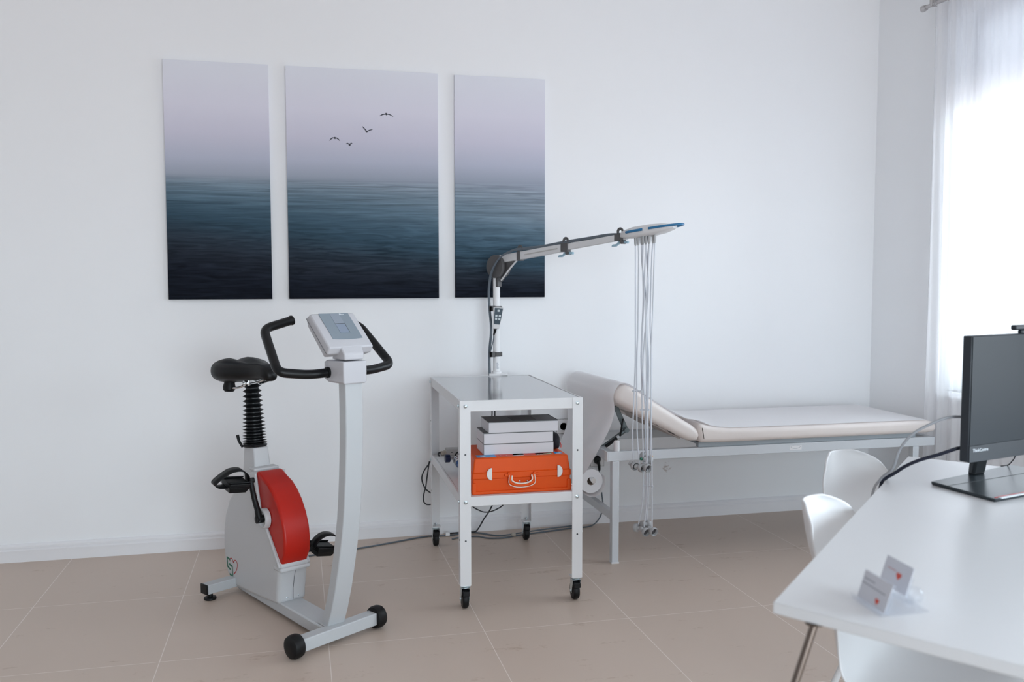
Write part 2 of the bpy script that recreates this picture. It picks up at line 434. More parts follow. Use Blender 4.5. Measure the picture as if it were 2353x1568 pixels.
w.box(FWIN[0], FWIN[1], YF - .2, YF, 0, FWIN[2]); w.box(FWIN[0], FWIN[1], YF - .2, YF, FWIN[3], ZC)
struct('wall_front', w, M['wall'], flat=True)

def window(n, horizontal, a0, a1, z0, z1, base):
    """a framed two-casement window; base = plane position"""
    def P(u0, u1, v0, v1, zz0, zz1):
        return (v0, v1, u0, u1, zz0, zz1) if not horizontal else (u0, u1, v0, v1, zz0, zz1)
    f = MB(); t = .055
    lo, hi = min(a0, a1), max(a0, a1); mid = (lo + hi) / 2
    f.box(*P(lo, hi, base, base + .06, z0, z0 + t)); f.box(*P(lo, hi, base, base + .06, z1 - t, z1))
    for u in (lo, mid - t / 2, hi - t): f.box(*P(u, u + t, base, base + .06, z0 + t, z1 - t))
    o = struct('window_%d' % n, f, M['trim'], bevel=.004)
    for u0, u1 in ((lo + t, mid - t / 2), (mid + t / 2, hi - t)):
        g = MB()
        g.poly([P(u0, u0, base + .03, base + .03, z0 + t, 0)[0::2], P(u1, u1, base + .03, base + .03, z0 + t, 0)[0::2],
                P(u1, u1, base + .03, base + .03, z1 - t, 0)[0::2], P(u0, u0, base + .03, base + .03, z1 - t, 0)[0::2]])
        obj('pane', g, M['glass'], o, flat=True)
    s = MB()
    if not horizontal: s.box(XR - .03, XR + .17, lo - .03, hi + .03, z0 - .03, z0)
    else: s.box(lo - .03, hi + .03, YF - .14, YF + .03, z0 - .03, z0)
    obj('window_sill', s, M['trim'], o, bevel=.004)
    return o
window(1, False, WIN[0][0], WIN[0][1], WIN[0][2], WIN[0][3], XR + .17)
window(2, False, WIN[1][0], WIN[1][1], WIN[1][2], WIN[1][3], XR + .17)
window(3, True, FWIN[0], FWIN[1], FWIN[2], FWIN[3], YF - .14)  # unseen window behind the camera, added for frontal fill light

prof = [(0, 0), (.013, 0), (.013, .054), (.018, .0545), (.018, .060), (.012, .069), (.0115, .0715), (.0165, .072), (.0160, .080), (.010, .087), (.004, .0905), (0, .091)]
b = MB(); b.prism(prof, lambda d, z: (XL, YB - d, z), lambda d, z: (XR, YB - d, z))
struct('baseboard_back', b, M['trim'], sharp=20)
b = MB(); b.prism(prof, lambda d, z: (XR - d, YF, z), lambda d, z: (XR - d, YB - .016, z))
struct('baseboard_right', b, M['trim'], sharp=20)

# ------------------------------------------------------------------ daylight
wd = bpy.data.worlds.new('sky'); SC.world = wd; wd.use_nodes = True
nt = wd.node_tree; bg = nt.nodes['Background']
tc = nt.nodes.new('ShaderNodeTexCoord'); sx = nt.nodes.new('ShaderNodeSeparateXYZ'); cr = nt.nodes.new('ShaderNodeValToRGB')
nt.links.new(tc.outputs['Generated'], sx.inputs[0])
mr = nt.nodes.new('ShaderNodeMapRange'); mr.inputs['From Min'].default_value = -1; nt.links.new(sx.outputs['Z'], mr.inputs['Value'])
cr.color_ramp.elements[0].position = .42; cr.color_ramp.elements[0].color = (.55, .555, .58, 1)
cr.color_ramp.elements[1].position = .56; cr.color_ramp.elements[1].color = (.775, .905, 1.0, 1)
nt.links.new(mr.outputs[0], cr.inputs['Fac']); nt.links.new(cr.outputs['Color'], bg.inputs['Color'])
bg.inputs['Strength'].default_value = 11.6

def portal(name, loc, rot, sx_, sy_):
    l = bpy.data.lights.new(name, 'AREA'); l.shape = 'RECTANGLE'; l.size = sx_; l.size_y = sy_
    l.cycles.is_portal = True
    o = bpy.data.objects.new(name, l); COL.objects.link(o); o.location = loc; o.rotation_euler = rot
for (y0, y1, z0, z1) in WIN:
    portal('window_daylight', (XR + WT + .01, (y0 + y1) / 2, (z0 + z1) / 2), (0, PI / 2, 0), z1 - z0, abs(y1 - y0))
portal('window_daylight', ((FWIN[0] + FWIN[1]) / 2, YF - .21, (FWIN[2] + FWIN[3]) / 2), (PI / 2, 0, 0), FWIN[1] - FWIN[0], FWIN[3] - FWIN[2])

# ------------------------------------------------------------------ curtain
def curtain():
    x0, ya, yb, z0, z1 = 4.50, -.578, -2.50, .03, 2.875
    n, k = 520, 14; m = MB(); rows = []
    for j in range(k + 1):
        t = j / k; z = z0 + (z1 - z0) * t; row = []
        for i in range(n + 1):
            u = i / n; y = ya + (yb - ya) * u
            y += .006 * math.sin(3 * z + 9 * u) * (1 - t)
            ph = 38 * u + .5 * math.sin(7 * u + 1.3) + 2.1 * math.sin(2.3 * u * 3)
            amp = (.012 + .010 * math.sin(11 * u + 2)) * (1 - .45 * t)
            x = x0 + amp * math.sin(2 * PI * ph * .40) + .003 * math.sin(2 * PI * ph * 1.1 + 1.5 * z)
            row.append((x, y, z))
        rows.append(row)
    m.loft(rows, cap=False, closed=False)
    # header strip folded over at the top
    o = obj('curtain', m, M['sheer'], sharp=180)
    tag(o, 'white sheer curtain hanging in front of the bright window', 'curtain'); ROOT[o.name] = Matrix()
    h = MB(); h.loft([[(p[0] - .004, p[1], z1 - .11) for p in rows[-1]], [(p[0] - .003, p[1], z1 + .002) for p in rows[-1]]], cap=False, closed=False)
    obj('header_band', h, M['sheer'], o, sharp=180)
curtain()
t = thing('curtain_rod', 'pale nickel curtain rod with a rounded end knob above the sheer curtain', 'curtain rod', (4.50, -.50, 2.893))
obj('rod', MB().cyl((4.50, -.515, 2.893), (4.50, -2.6, 2.893), .010), M['rod'], t)
obj('end_knob', MB().lathe([(0, .006), (.003, .015), (.02, .018), (.032, .017), (.038, .012)], (4.50, -.517, 2.891), (0, 1, 0)), M['rod'], t)
obj('bracket', MB().box(4.487, 4.513, -.576, -.556, 2.881, 2.933).box(4.49, 4.575, -.574, -.558, 2.913, 2.933), M['rod'], t, bevel=.003)
for y in [-.60 - .1 * i for i in range(19)]:
    obj('ring', MB().tube([(4.50 + .017 * math.cos(a), y, 2.890 + .017 * math.sin(a)) for a in [2 * PI * i / 16 for i in range(17)]], .002, 6, caps=False), M['rod'], t)

m = bpy.data.materials.new('blind_fabric'); m.use_nodes = True; nt = m.node_tree
tr = nt.nodes.new('ShaderNodeBsdfTranslucent'); tr.inputs['Color'].default_value = (.86, .87, .9, 1)
mx = nt.nodes.new('ShaderNodeMixShader'); mx.inputs['Fac'].default_value = .48
nt.nodes['Principled BSDF'].inputs['Base Color'].default_value = (.82, .82, .84, 1); nt.nodes['Principled BSDF'].inputs['Roughness'].default_value = .9
nt.links.new(nt.nodes['Principled BSDF'].outputs[0], mx.inputs[1]); nt.links.new(tr.outputs[0], mx.inputs[2]); nt.links.new(mx.outputs[0], nt.nodes['Material Output'].inputs['Surface'])
RBL = thing('added_blind', 'added translucent blind behind the curtain, brightening the curtain top', 'blind', (XR + .12, -1.48, 2.84))  # added translucent blind, lets sky light through to brighten the upper curtain
obj('blind_fabric', MB().loft([[V((XR + .12, -.662, 2.345)), V((XR + .12, -2.298, 2.345))], [V((XR + .12, -.662, 2.83)), V((XR + .12, -2.298, 2.83))]], cap=False, closed=False), m, RBL, solid=.001)
obj('bottom_bar', MB().box(XR + .112, XR + .128, -2.298, -.662, 2.325, 2.348), M['trim'], RBL, bevel=.002)
obj('roller_tube', MB().cyl((XR + .135, -.662, 2.825), (XR + .135, -2.298, 2.825), .020), M['trim'], RBL)

# ------------------------------------------------------------------ canvases
def canvas(x0, x1, z0, z1, label, birds=()):
    th = .022; m = MB(); m.box(x0, x1, -th, -.0001, z0, z1)
    m.mi = 1
    for b in birds:
        # each bird is a print: wing strokes and a small body, a hair proud of the weave
        for st, wd_ in b:
            p = [V((x, -th - .0006, z)) for x, z in st]
            p = spline(p, 5); L_, R_ = [], []
            for i, q in enumerate(p):
                d = (p[min(i + 1, len(p) - 1)] - p[max(i - 1, 0)]).normalized(); nrm = V((-d.z, 0, d.x))
                u = i / (len(p) - 1); ww = wd_ * (math.sin(PI * min(max(u, .06), .94)) ** .6)
                L_.append(q + nrm * ww); R_.append(q - nrm * ww)
            m.loft([L_, R_], cap=False, closed=False)
    o = obj('canvas_print', m, [M['sea'], M['bird']], flat=True)
    return tag(o, label, 'picture', 'seascape canvases on the wall')
def bird(cx, cz, left, right, body, s=1.0):
    out = []
    out.append(([(cx + a * s, cz + b_ * s) for a, b_ in left + [(0, 0)]], .0030 * s))
    out.append(([(cx, cz)] + [(cx + a * s, cz + b_ * s) for a, b_ in right], .0028 * s))
    out.append(([(cx + a * s, cz + b_ * s) for a, b_ in body], .0055 * s))
    return out
birds = [
    bird(1.6035, 2.285, [(-.034, -.012), (-.018, -.003)], [(.018, -.002), (.037, -.012)], [(-.002, .006), (.003, -.006)]),
    bird(1.5015, 2.190, [(-.023, .026), (-.012, .013)], [(.012, .006), (.030, .012)], [(-.005, .004), (.002, -.006)]),
    bird(1.334, 2.150, [(-.027, -.014), (-.013, -.001)], [(.012, -.001), (.027, -.014)], [(-.003, .004), (.005, -.004)]),
    bird(1.410, 2.119, [(-.018, .003), (-.009, .005)], [(.008, .006), (.015, .006)], [(0, .005), (.001, -.008)])]
canvas(.494, 1.003, 1.309, 2.510, 'left narrow canvas of grey sky over dark wet sand')
canvas(1.089, 1.880, 1.309, 2.510, 'wide middle canvas with four small birds above the sea', birds)
canvas(1.972, 2.476, 1.311, 2.509, 'right narrow canvas behind the grey jointed lead arm')

# ------------------------------------------------------------------ exercise bike (local frame: x right, y back, z up)
BK = thing('exercise_bike', 'white exercise bike with red flywheel cover and black saddle', 'exercise bike', (1.259, -1.403, 0), math.radians(27.5))
def bk(name, mb, mats, parent=None, **k): return obj(name, mb, mats, parent or BK, local=True, **k)
SK = Matrix.Rotation(math.radians(7.9), 4, 'Z')
# floor frame
bk('front_bar', MB().box(-.178, .178, -.026, .026, .022, .072, SK), M['bike_white'], bevel=.004)
bk('beam', MB().box(-.052, .048, .02, .80, .018, .066), M['bike_white'], bevel=.006)
T = Matrix.Translation((0, .818, 0)) @ SK
bk('rear_bar', MB().box(-.205, .205, -.026, .026, .030, .072, T), M['bike_white'], bevel=.003)
for s in (-1, 1):
    e = SK.to_3x3() @ V((s, 0, 0)); c = e * .176 + V((0, 0, .046))
    bk('wheel', MB().lathe([(0, .030), (.002, .042), (.012, .0455), (.030, .0455), (.042, .041), (.048, .030), (.050, .014)], c, e, 28), M['rubber'])
    bk('end_cap', MB().box(s * .205, s * .213, -.027, .027, .029, .073, T), M['black'], bevel=.003)
    p = T @ V((s * .182, 0, 0))
    bk('foot_pad', MB().lathe([(0, .026), (.004, .027), (.009, .026), (.010, .012), (.032, .012)], p, (0, 0, 1)), M['rubber'])
# upright column, bowed forward
lev = [(.055, .014), (.075, .006), (.14, -.022), (.23, -.053), (.325, -.079), (.41, -.100), (.50, -.118), (.585, -.129), (.668, -.137), (.75, -.143), (.833, -.147), (.93, -.147), (1.03, -.145)]
loops = []
for i, (z, y) in enumerate(lev):
    a = lev[max(i - 1, 0)]; b_ = lev[min(i + 1, len(lev) - 1)]
    tn = V((0, b_[1] - a[1], b_[0] - a[0])).normalized(); bk_ = V((0, tn.z, -tn.y)) * .048
    p = V((0, y, z)); hx = V((.0367, 0, 0))
    loops.append([p - hx, p + hx, p + hx + bk_, p - hx + bk_])
bk('column', MB().loft(loops), M['bike_white'], bevel=.0035)
# beam cover weld plate
bk('column_foot', MB().box(-.045, .045, -.02, .075, .066, .071), M['bike_white'], bevel=.003)
# housing: white shell, red cover
side_poly = [(.374, .060), (.372, .10), (.352, .206), (.336, .229), (.424, .327), (.51, .421), (.556, .584), (.60, .588), (.645, .572), (.70, .535), (.77, .487), (.84, .420), (.885, .345), (.905, .27), (.908, .20),
             (.895, .12), (.875, .075), (.83, .045), (.768, .030), (.60, .040)]
sm = MB(); sm.prism(side_poly, lambda y, z: (-.066, y, z), lambda y, z: (.066, y, z))
HS = bk('housing', sm, M['bike_shell'], bevel=.016, seg=4, sharp=25)
red_poly = [(.352, .224), (.40, .285), (.45, .345), (.53, .43), (.57, .590), (.552, .588), (.507, .569), (.46, .553), (.42, .528), (.377, .488), (.344, .440), (.322, .390), (.313, .340), (.316, .285)]
rm = MB(); rm.prism(red_poly, lambda y, z: (-.0595, y, z), lambda y, z: (.0595, y, z))
bk('flywheel_cover', rm, M['red'], bevel=.010, seg=4, sharp=28)
# raised white lip under the red cover and around it
bk('lip', MB().box(-.068, .068, .335, .40, .203, .222), M['bike_shell'], HS, bevel=.007, seg=3)
bk('rim_strip', MB().tube([V((-.066, y, z)) for y, z in ((.345, .222), (.431, .330), (.515, .421), (.560, .582))], .006, 8), M['bike_shell'], HS)
bk('rim_strip', MB().tube([V((.066, y, z)) for y, z in ((.345, .222), (.431, .330), (.515, .421), (.560, .582))], .006, 8), M['bike_shell'], HS)
bk('panel_seam', MB().tube([V((.004, .3745 - .004, .072)), V((.003, .367, .12)), V((.004, .3575, .165)), V((.008, .3535, .2))], .0009, 6), M['line_dark'], HS)
for x, z in ((-.022, .082), (.030, .082)):
    bk('screw', MB().lathe([(0, .004), (.003, .004), (.004, .002)], (x, .376, z), (0, -1, 0), 12), M['zinc'], HS)
# base of the seat tube
tb = MB(); tb.loft([[V((-.040, .610, .555)), V((.040, .610, .555)), V((.040, .750, .50)), V((-.040, .750, .50))],
                    [V((-.038, .625, .590)), V((.038, .625, .590)), V((.038, .742, .58)), V((-.038, .742, .58))],
                    [V((-.035, .641, .676)), V((.035, .641, .676)), V((.035, .734, .676)), V((-.035, .734, .676))]])
bk('seat_tube', tb, M['bike_shell'], bevel=.006, seg=3)
bk('top_lip', MB().box(-.058, .058, .585, .640, .585, .597), M['bike_shell'], HS, bevel=.005, seg=3)
# logo on the housing side
lg = MB(); X = -.0667
def strip(m, pts, w_, x=X):
    p = [V((x, y, z)) for y, z in pts]
    L_, R_ = [], []
    for i, q in enumerate(p):
        d0 = (p[i] - p[max(i - 1, 0)]); d1 = (p[min(i + 1, len(p) - 1)] - p[i])
        d0 = d0.normalized() if d0.length else d1.normalized(); d1 = d1.normalized() if d1.length else d0
        d = (d0 + d1).normalized(); n_ = V((0, -d.z, d.y)); sc = 1 / max(.5, n_.dot(V((0, -d0.z, d0.y))))
        L_.append(q + n_ * w_ * sc); R_.append(q - n_ * w_ * sc)
    m.loft([L_, R_], cap=False, closed=False)
# the emblem: two interlocked hooks and an open heart (y runs to the left in view)
strip(lg, [(.835, .143), (.868, .147), (.864, .106), (.833, .098)], .0046)
strip(lg, [(.848, .121), (.814, .117), (.812, .072), (.843, .076)], .0046, X - .0003)
lg.mi = 1
hp = spline([V((0, y, z)) for y, z in ((.842, .134), (.834, .149), (.818, .152), (.803, .140), (.801, .139), (.786, .152), (.768, .150), (.760, .137), (.768, .114), (.785, .096), (.803, .084))], 5)
strip(lg, [(p.y, p.z) for p in hp], .0024, X + .0002)
bk('emblem', lg, [M['logo_green'], M['logo_red']], HS, flat=True)
# cranks and pedals
hub = V((0, .468, .408)); arm = V((0, .039, .160))
for s in (-1, 1):
    h = hub + V((s * .062, 0, 0)); e = V((s, 0, 0))
    bk('crank_hub', MB().lathe([(0, .043), (.016, .043), (.021, .040), (.023, .035), (.017, .027), (.014, .012)], h, e, 32), M['bike_shell'])
    ca = MB(); ar = arm if s < 0 else -arm
    p0 = hub + V((s * .096, 0, 0)); p1 = p0 + ar + V((s * .014, 0, 0))
    ca.cyl(hub + V((s * .072, 0, 0)), p0 + V((s * .012, 0, 0)), .0165)
    mid = p0 + ar * .5 + V((s * .004, .010 if s < 0 else -.010, 0))
    ca.tube([p0 - ar * .07, p0 + ar * .18, mid, p1 - ar * .12, p1 + ar * .06], .011, 12, smooth=4, radii=[.016, .014, .012, .0115, .011, .011, .012])
    ca.cyl(p1 - V((s * .012, 0, 0)), p1 + V((s * .012, 0, 0)), .012)
    CR = bk('crank', ca, M['black'], sharp=40)
    pd = MB(); c = p1 + V((s * .066, 0, 0)); k = 1 if s < 0 else 1
    # platform: two tread rails on a hollow tapered body
    tilt = Matrix.Translation(c) @ Matrix.Rotation(math.radians(10 if s < 0 else 8), 4, 'X') @ Matrix.Rotation(math.radians(-6 * s if s < 0 else 10), 4, 'Y')
    pd.box(-.045, .045, -.046, .046, -.006, .010, tilt)
    pd.hexa([tilt @ V(q) for q in ((-.036, -.030, -.034), (.036, -.030, -.034), (.036, .030, -.034), (-.036, .030, -.034), (-.045, -.046, -.006), (.045, -.046, -.006), (.045, .046, -.006), (-.045, .046, -.006))])
    for yy in (-.04, .03): pd.box(-.047, .047, yy, yy + .010, .010, .016, tilt)
    PD = bk('pedal', pd, M['black'], bevel=.003)
    st = MB(); ctrl = [V((-.050, 0, .004)), V((-.040, 0, .036)), V((-.008, 0, .060)), V((.036, 0, .058)), V((.072, 0, .034)), V((.096, 0, .010)), V((.094, 0, -.004)), V((.072, 0, -.013)), V((.044, 0, -.012))]
    arc = spline(ctrl, 4); La, Lb = [], []
    for i, q in enumerate(arc):
        a = i / (len(arc) - 1); b_ = math.sin(PI * min(1, a * 1.3))
        La.append(tilt @ V((q.x * s, -.024 - .010 * b_, q.z))); Lb.append(tilt @ V((q.x * s, .020 - .006 * b_, q.z)))
    st.loft([La, Lb], cap=False, closed=False)
    bk('toe_strap', st, M['black'], PD, solid=.004)
# bellows and seat post
prof = []; z0, z1 = .676, .945; nb = 16; zz = 0
steps = [(.0085 + .0125 * i / (nb - 1)) for i in range(nb)]; tot = sum(steps); acc = 0
for i, sp_ in enumerate(steps):
    f = acc / tot; ro = .0530 - .014 * f; ri = .036 - .009 * f
    d0 = (z1 - z0) * acc / tot; d1 = (z1 - z0) * (acc + sp_) / tot
    prof += [(d0, ri), (d0 + (d1 - d0) * .14, ri), (d0 + (d1 - d0) * .44, ro - .0025), (d0 + (d1 - d0) * .5, ro), (d0 + (d1 - d0) * .56, ro - .0025), (d0 + (d1 - d0) * .86, ri)]
    acc += sp_
prof.append((z1 - z0, .026))
bk('bellows', MB().lathe([(0, .051), (.006, .053), (.010, .050)], (0, .698, .674), (0, .06, 1), 32).lathe([(d + .009, r) for d, r in prof], (0, .698, z0), (0, .07, 1), 32), M['bellows'], sharp=50)
bk('height_lever', MB().tube([(-.05, .715, .672), (-.062, .725, .700), (-.066, .730, .727)], .006, 10, radii=[.005, .006, .007]), M['black'])
# saddle
SD_ = MB(); loops = []
secs = [(.925, .045, 1.022, .965), (.915, .085, 1.040, .955), (.89, .115, 1.054, .948), (.85, .130, 1.060, .946), (.80, .128, 1.056, .950), (.75, .110, 1.050, .958), (.70, .080, 1.048, .965), (.65, .054, 1.050, .972), (.60, .041, 1.052, .978), (.56, .036, 1.046, .978), (.53, .030, 1.036, .976), (.515, .018, 1.022, .982)]
for y, w_, zt, zb in secs:
    l = []; n = 28
    for i in range(n):
        a = 2 * PI * i / n; cx, sz = math.cos(a), math.sin(a)
        x = w_ * (abs(cx) ** .75) * (1 if cx > 0 else -1)
        zm = (zt + zb) / 2; z = zm + (zt - zb) / 2 * (abs(sz) ** .8) * (1 if sz > 0 else -1)
        if sz > 0: z -= .014 * math.exp(-(x / .022) ** 2) * (1 if y > .6 else .4)      # groove down the middle
        l.append(V((x, y, z)))
    loops.append(l)
SD_.loft(loops)
SAD = bk('saddle', SD_, M['saddle'], sharp=180)
bk('saddle_spring', MB().lathe([(0, .018), (.008, .026), (.022, .028), (.036, .024), (.06, .022)], (-.055, .835, .908), (.1, .05, 1), 20), M['rubber'], SAD)
bk('saddle_spring', MB().lathe([(0, .018), (.008, .026), (.022, .028), (.036, .024), (.06, .022)], (.055, .835, .908), (-.1, .05, 1), 20), M['rubber'], SAD)
rl = MB()
for s in (-1, 1): rl.tube([(s * .055, .83, .925), (s * .04, .77, .930), (s * .024, .72, .948), (s * .02, .62, .965), (s * .012, .55, .985)], .005, 8, smooth=4)
bk('saddle_rail', rl, M['chrome'], SAD)
cl = MB(); cl.cyl((-.040, .712, .955), (.040, .712, .955), .015); cl.cyl((-.048, .712, .955), (.048, .712, .955), .007); cl.box(-.03, .03, .69, .735, .942, .975); cl.cyl((0, .71, .93), (0, .71, .975), .016)
bk('saddle_clamp', cl, M['chrome'], SAD, bevel=.003)
# handlebar carrier block, handlebar
bm_ = MB(); bm_.loft([[V((-.044, -.155, 1.024)), V((.044, -.155, 1.024)), V((.044, -.034, 1.024)), V((-.044, -.034, 1.024))],
                      [V((-.0495, -.157, 1.032)), V((.0495, -.157, 1.032)), V((.0495, -.034, 1.032)), V((-.0495, -.034, 1.032))],
                      [V((-.0495, -.157, 1.108)), V((.0495, -.157, 1.108)), V((.0495, -.034, 1.108)), V((-.0495, -.034, 1.108))]])
CB = bk('clamp_block', bm_, M['console'], bevel=.004)
bk('clamp_cap', MB().loft([[V((-.0495, -.031, 1.030)), V((.0495, -.031, 1.030)), V((.0495, -.031, 1.106)), V((-.0495, -.031, 1.106))], [V((-.0475, -.012, 1.036)), V((.0475, -.012, 1.036)), V((.0475, -.012, 1.100)), V((-.0475, -.012, 1.100))]]), M['console'], CB, bevel=.004)
bk('clamp_gasket', MB().box(-.047, .047, -.035, -.030, 1.030, 1.106), M['line_dark'], CB)
for s in (-1, 1):
    pts = fillet([(s * .03, -.048, 1.062), (s * .13, -.050, 1.058), (s * .243, -.026, 1.072), (s * .209, .154, 1.221), (s * .095, .160, 1.249)], .034, 6)
    bk('handlebar', MB().tube(pts, .0172, 16), M['foam'])
    bk('bar_collar', MB().cyl((s * .044, -.048, 1.062), (s * .058, -.048, 1.061), .0205, 24), M['rubber'], CB)
    d = V((-s * .114, .006, .028)).normalized(); p = V((s * .095, .160, 1.249))
    bk('bar_end', MB().lathe([(-.004, .0172), (.004, .0195), (.010, .0185), (.014, .012)], p, d, 18), M['rubber'])
# console: face is a tilted quad, local axes
cb_, ct = V((0, -.135, 1.159)), V((0, .007, 1.278)); up_ = (ct - cb_); Lc = up_.length; up_.normalize()
nf = V((0, -up_.z, up_.y))                                         # outward normal of the face (towards front and up)
hw = .093
def cq(u, v, d): return V((u, 0, 0)) + cb_ + up_ * v + nf * d      # u across, v up the face, d out of it
cm = MB()
cm.loft([[cq(-hw * .90, .020, -.066), cq(hw * .90, .020, -.066), cq(hw * .90, Lc - .004, -.060), cq(-hw * .90, Lc - .004, -.060)],
         [cq(-hw * 1.01, -.002, -.030), cq(hw * 1.01, -.002, -.030), cq(hw * 1.01, Lc + .012, -.030), cq(-hw * 1.01, Lc + .012, -.030)],
         [cq(-hw, 0, 0), cq(hw, 0, 0), cq(hw, Lc, 0), cq(-hw, Lc, 0)],
         [cq(-hw * .78, .028, .006), cq(hw * .78, .028, .006), cq(hw * .78, Lc - .004, .004), cq(-hw * .78, Lc - .004, .004)]])
CN = bk('console', cm, M['console'], bevel=.005, seg=2, sharp=25)
bk('console_seam', MB().tube([cq(-hw * 1.012, .0, -.0305), cq(-hw * 1.012, Lc + .010, -.0305)], .0009, 6), M['line_dark'], CN)
pm = MB(); pw = .0625
pm.prism([(-pw, .040), (-.03, .0365), (0, .0355), (.03, .0365), (pw, .040), (pw, Lc - .006), (-pw, Lc - .006)], lambda u, v: cq(u, v, .0050), lambda u, v: cq(u, v, .0072))
PN = bk('control_panel', pm, M['panel_grey'], CN, flat=True)
bk('console_neck', MB().loft([[cq(-.046, .012, .002), cq(.046, .012, .002), cq(.046, .03, -.05), cq(-.046, .03, -.05)],
                             [V((-.042, -.152, 1.135)), V((.042, -.152, 1.135)), V((.042, -.07, 1.135)), V((-.042, -.07, 1.135))],
                             [V((-.040, -.152, 1.112)), V((.040, -.152, 1.112)), V((.040, -.055, 1.112)), V((-.040, -.055, 1.112))]]), M['console'], CN, bevel=.006, seg=3)
def pan(name, u0, u1, v0, v1, d, m_): return bk(name, MB().prism([(u0, v0), (u1, v0), (u1, v1), (u0, v1)], lambda u, v: cq(u, v, d - .0008), lambda u, v: cq(u, v, d)), m_, CN, flat=True)
pan('key_strip', -.018, .022, .122, Lc - .010, .0078, M['panel_grey_pale'])
pan('display', -.018, .022, .071, .120, .0079, M['display'])
dl = MB()
for q in ((-.019, .0225, .1195, .121), (.0215, .023, .071, .121)): dl.prism([(q[0], q[2]), (q[1], q[2]), (q[1], q[3]), (q[0], q[3])], lambda u, v: cq(u, v, .0072), lambda u, v: cq(u, v, .0083))
bk('display_frame', dl, M['line_dark'], CN, flat=True)
dm = MB()
for u0, u1, h_ in ((.022, .026, .006), (.027, .030, .005), (.031, .033, .003), (.034, .037, .003), (.038, .041, .003)):
    dm.prism([(u0, .170), (u1, .170), (u1, .170 + h_), (u0, .170 + h_)], lambda u, v: cq(u, v, .0070), lambda u, v: cq(u, v, .0077))
bk('panel_print', dm, M['text'], CN, flat=True)

# ------------------------------------------------------------------ trolley
CRZ = math.radians(-1.0)
CT = thing('trolley', 'white metal trolley on castors with a grey sheet top', 'trolley', (2.061, -.699, 0), CRZ)
def ct_(name, mb, mats, parent=None, **k): return obj(name, mb, mats, parent or CT, local=True, **k)
HX, HY, ZT = .269, .491, .899
def bolt(p, n_, par):
    return ct_('bolt', MB().lathe([(0, .0085), (.0015, .0085), (.0025, .0055), (.006, .0055), (.007, .003)], p, n_, 6 if False else 14), M['zinc'], par)
CW = {}
for sx_, sy_ in ((-1, -1), (1, -1), (-1, 1), (1, 1)):
    x, y = sx_ * HX, sy_ * HY; m = MB(); w_ = .046; th = .0028
    m.box(min(x, x - sx_ * w_), max(x, x - sx_ * w_), min(y, y - sy_ * th), max(y, y - sy_ * th), .106, ZT)
    m.box(min(x, x - sx_ * th), max(x, x - sx_ * th), min(y - sy_ * th, y - sy_ * w_), max(y - sy_ * th, y - sy_ * w_), .106, ZT)
    m.box(min(x - sx_ * th, x - sx_ * w_), max(x - sx_ * th, x - sx_ * w_), min(y - sy_ * th, y - sy_ * w_), max(y - sy_ * th, y - sy_ * w_), .106, .110)
    # punched adjustment holes show dark
    m.mi = 1
    for z in (.67, .30):
        m.lathe([(0, .0042), (.0006, .0042)], (x - sx_ * .023, y + sy_ * 0, z), (0, sy_, 0), 12)
        m.lathe([(0, .0042), (.0006, .0042)], (x, y - sy_ * .023, z), (sx_, 0, 0), 12)
    lg_ = ct_('leg', m, [M['white_metal'], M['line_dark']], flat=True)
    for z in (.876, .466):
        bolt((x - sx_ * .024, y, z), (0, sy_, 0), lg_); bolt((x, y - sy_ * .024, z), (sx_, 0, 0), lg_)
    # castor
    cx, cy = x - sx_ * .023, y - sy_ * .023
    pl = MB(); pl.box(cx - .021, cx + .021, cy - .022, cy + .022, .1025, .106); pl.lathe([(0, .019), (.008, .017), (.014, .013)], (cx, cy, .1025), (0, 0, -1), 20)
    pl.cyl((cx, cy, .106), (cx, cy, .124), .005, 10)
    off = .012
    for sd in (-1, 1):
        o_ = cx + sd * .0175
        pl.prism([(cy - .020, .095), (cy + .020, .095), (cy + off + .012, .032), (cy + off - .010, .030)], lambda a, b_: (o_ - .0012, a, b_), lambda a, b_: (o_ + .0012, a, b_))
    pl.box(cx - .0187, cx + .0187, cy - .020, cy + .020, .0935, .0955); pl.cyl((cx - .022, cy + off, .040), (cx + .022, cy + off, .040), .005, 12)
    cs = ct_('castor', pl, M['zinc'], bevel=.001)
    ct_('wheel', MB().lathe([(-.014, .026), (-.013, .036), (-.007, .0395), (.007, .0395), (.013, .036), (.014, .026)], (cx, cy + off, .0398), (1, 0, 0), 28), M['rubber'], cs)
    bp_ = MB(); bp_.loft([[V((cx - .015, cy - .030, .082)), V((cx + .015, cy - .030, .082)), V((cx + .015, cy - .030, .060)), V((cx - .015, cy - .030, .060))],
                          [V((cx - .015, cy + .014, .090)), V((cx + .015, cy + .014, .090)), V((cx + .015, cy + .014, .080)), V((cx - .015, cy + .014, .080))]])
    ct_('brake_pedal', bp_, M['black'], cs, bevel=.003)
# rails (outer faces just inside the leg faces)
def rails(z0, z1, tag_):
    i = .003; th = .002
    for sy_ in (-1, 1):
        y = sy_ * (HY - i); ct_(tag_, MB().box(-HX + .002, HX - .002, min(y, y - sy_ * .012), max(y, y - sy_ * .012), z0, z1), M['white_metal'], bevel=.0025)
    for sx_ in (-1, 1):
        x = sx_ * (HX - i); ct_(tag_, MB().box(min(x, x - sx_ * .012), max(x, x - sx_ * .012), -HY + .014, HY - .014, z0, z1), M['white_metal'], bevel=.0025)
rails(.852, .894, 'top_rail'); rails(.446, .4885, 'shelf_rail')
rim_ = MB()
for a in ((-HX + .003, HX - .003, -HY + .003, -HY + .008), (-HX + .003, HX - .003, HY - .008, HY - .003), (-HX + .003, -HX + .008, -HY + .008, HY - .008), (HX - .008, HX - .003, -HY + .008, HY - .008)):
    rim_.box(*a, .890, ZT)
ct_('top_rim', rim_, M['white_metal'], bevel=.001)
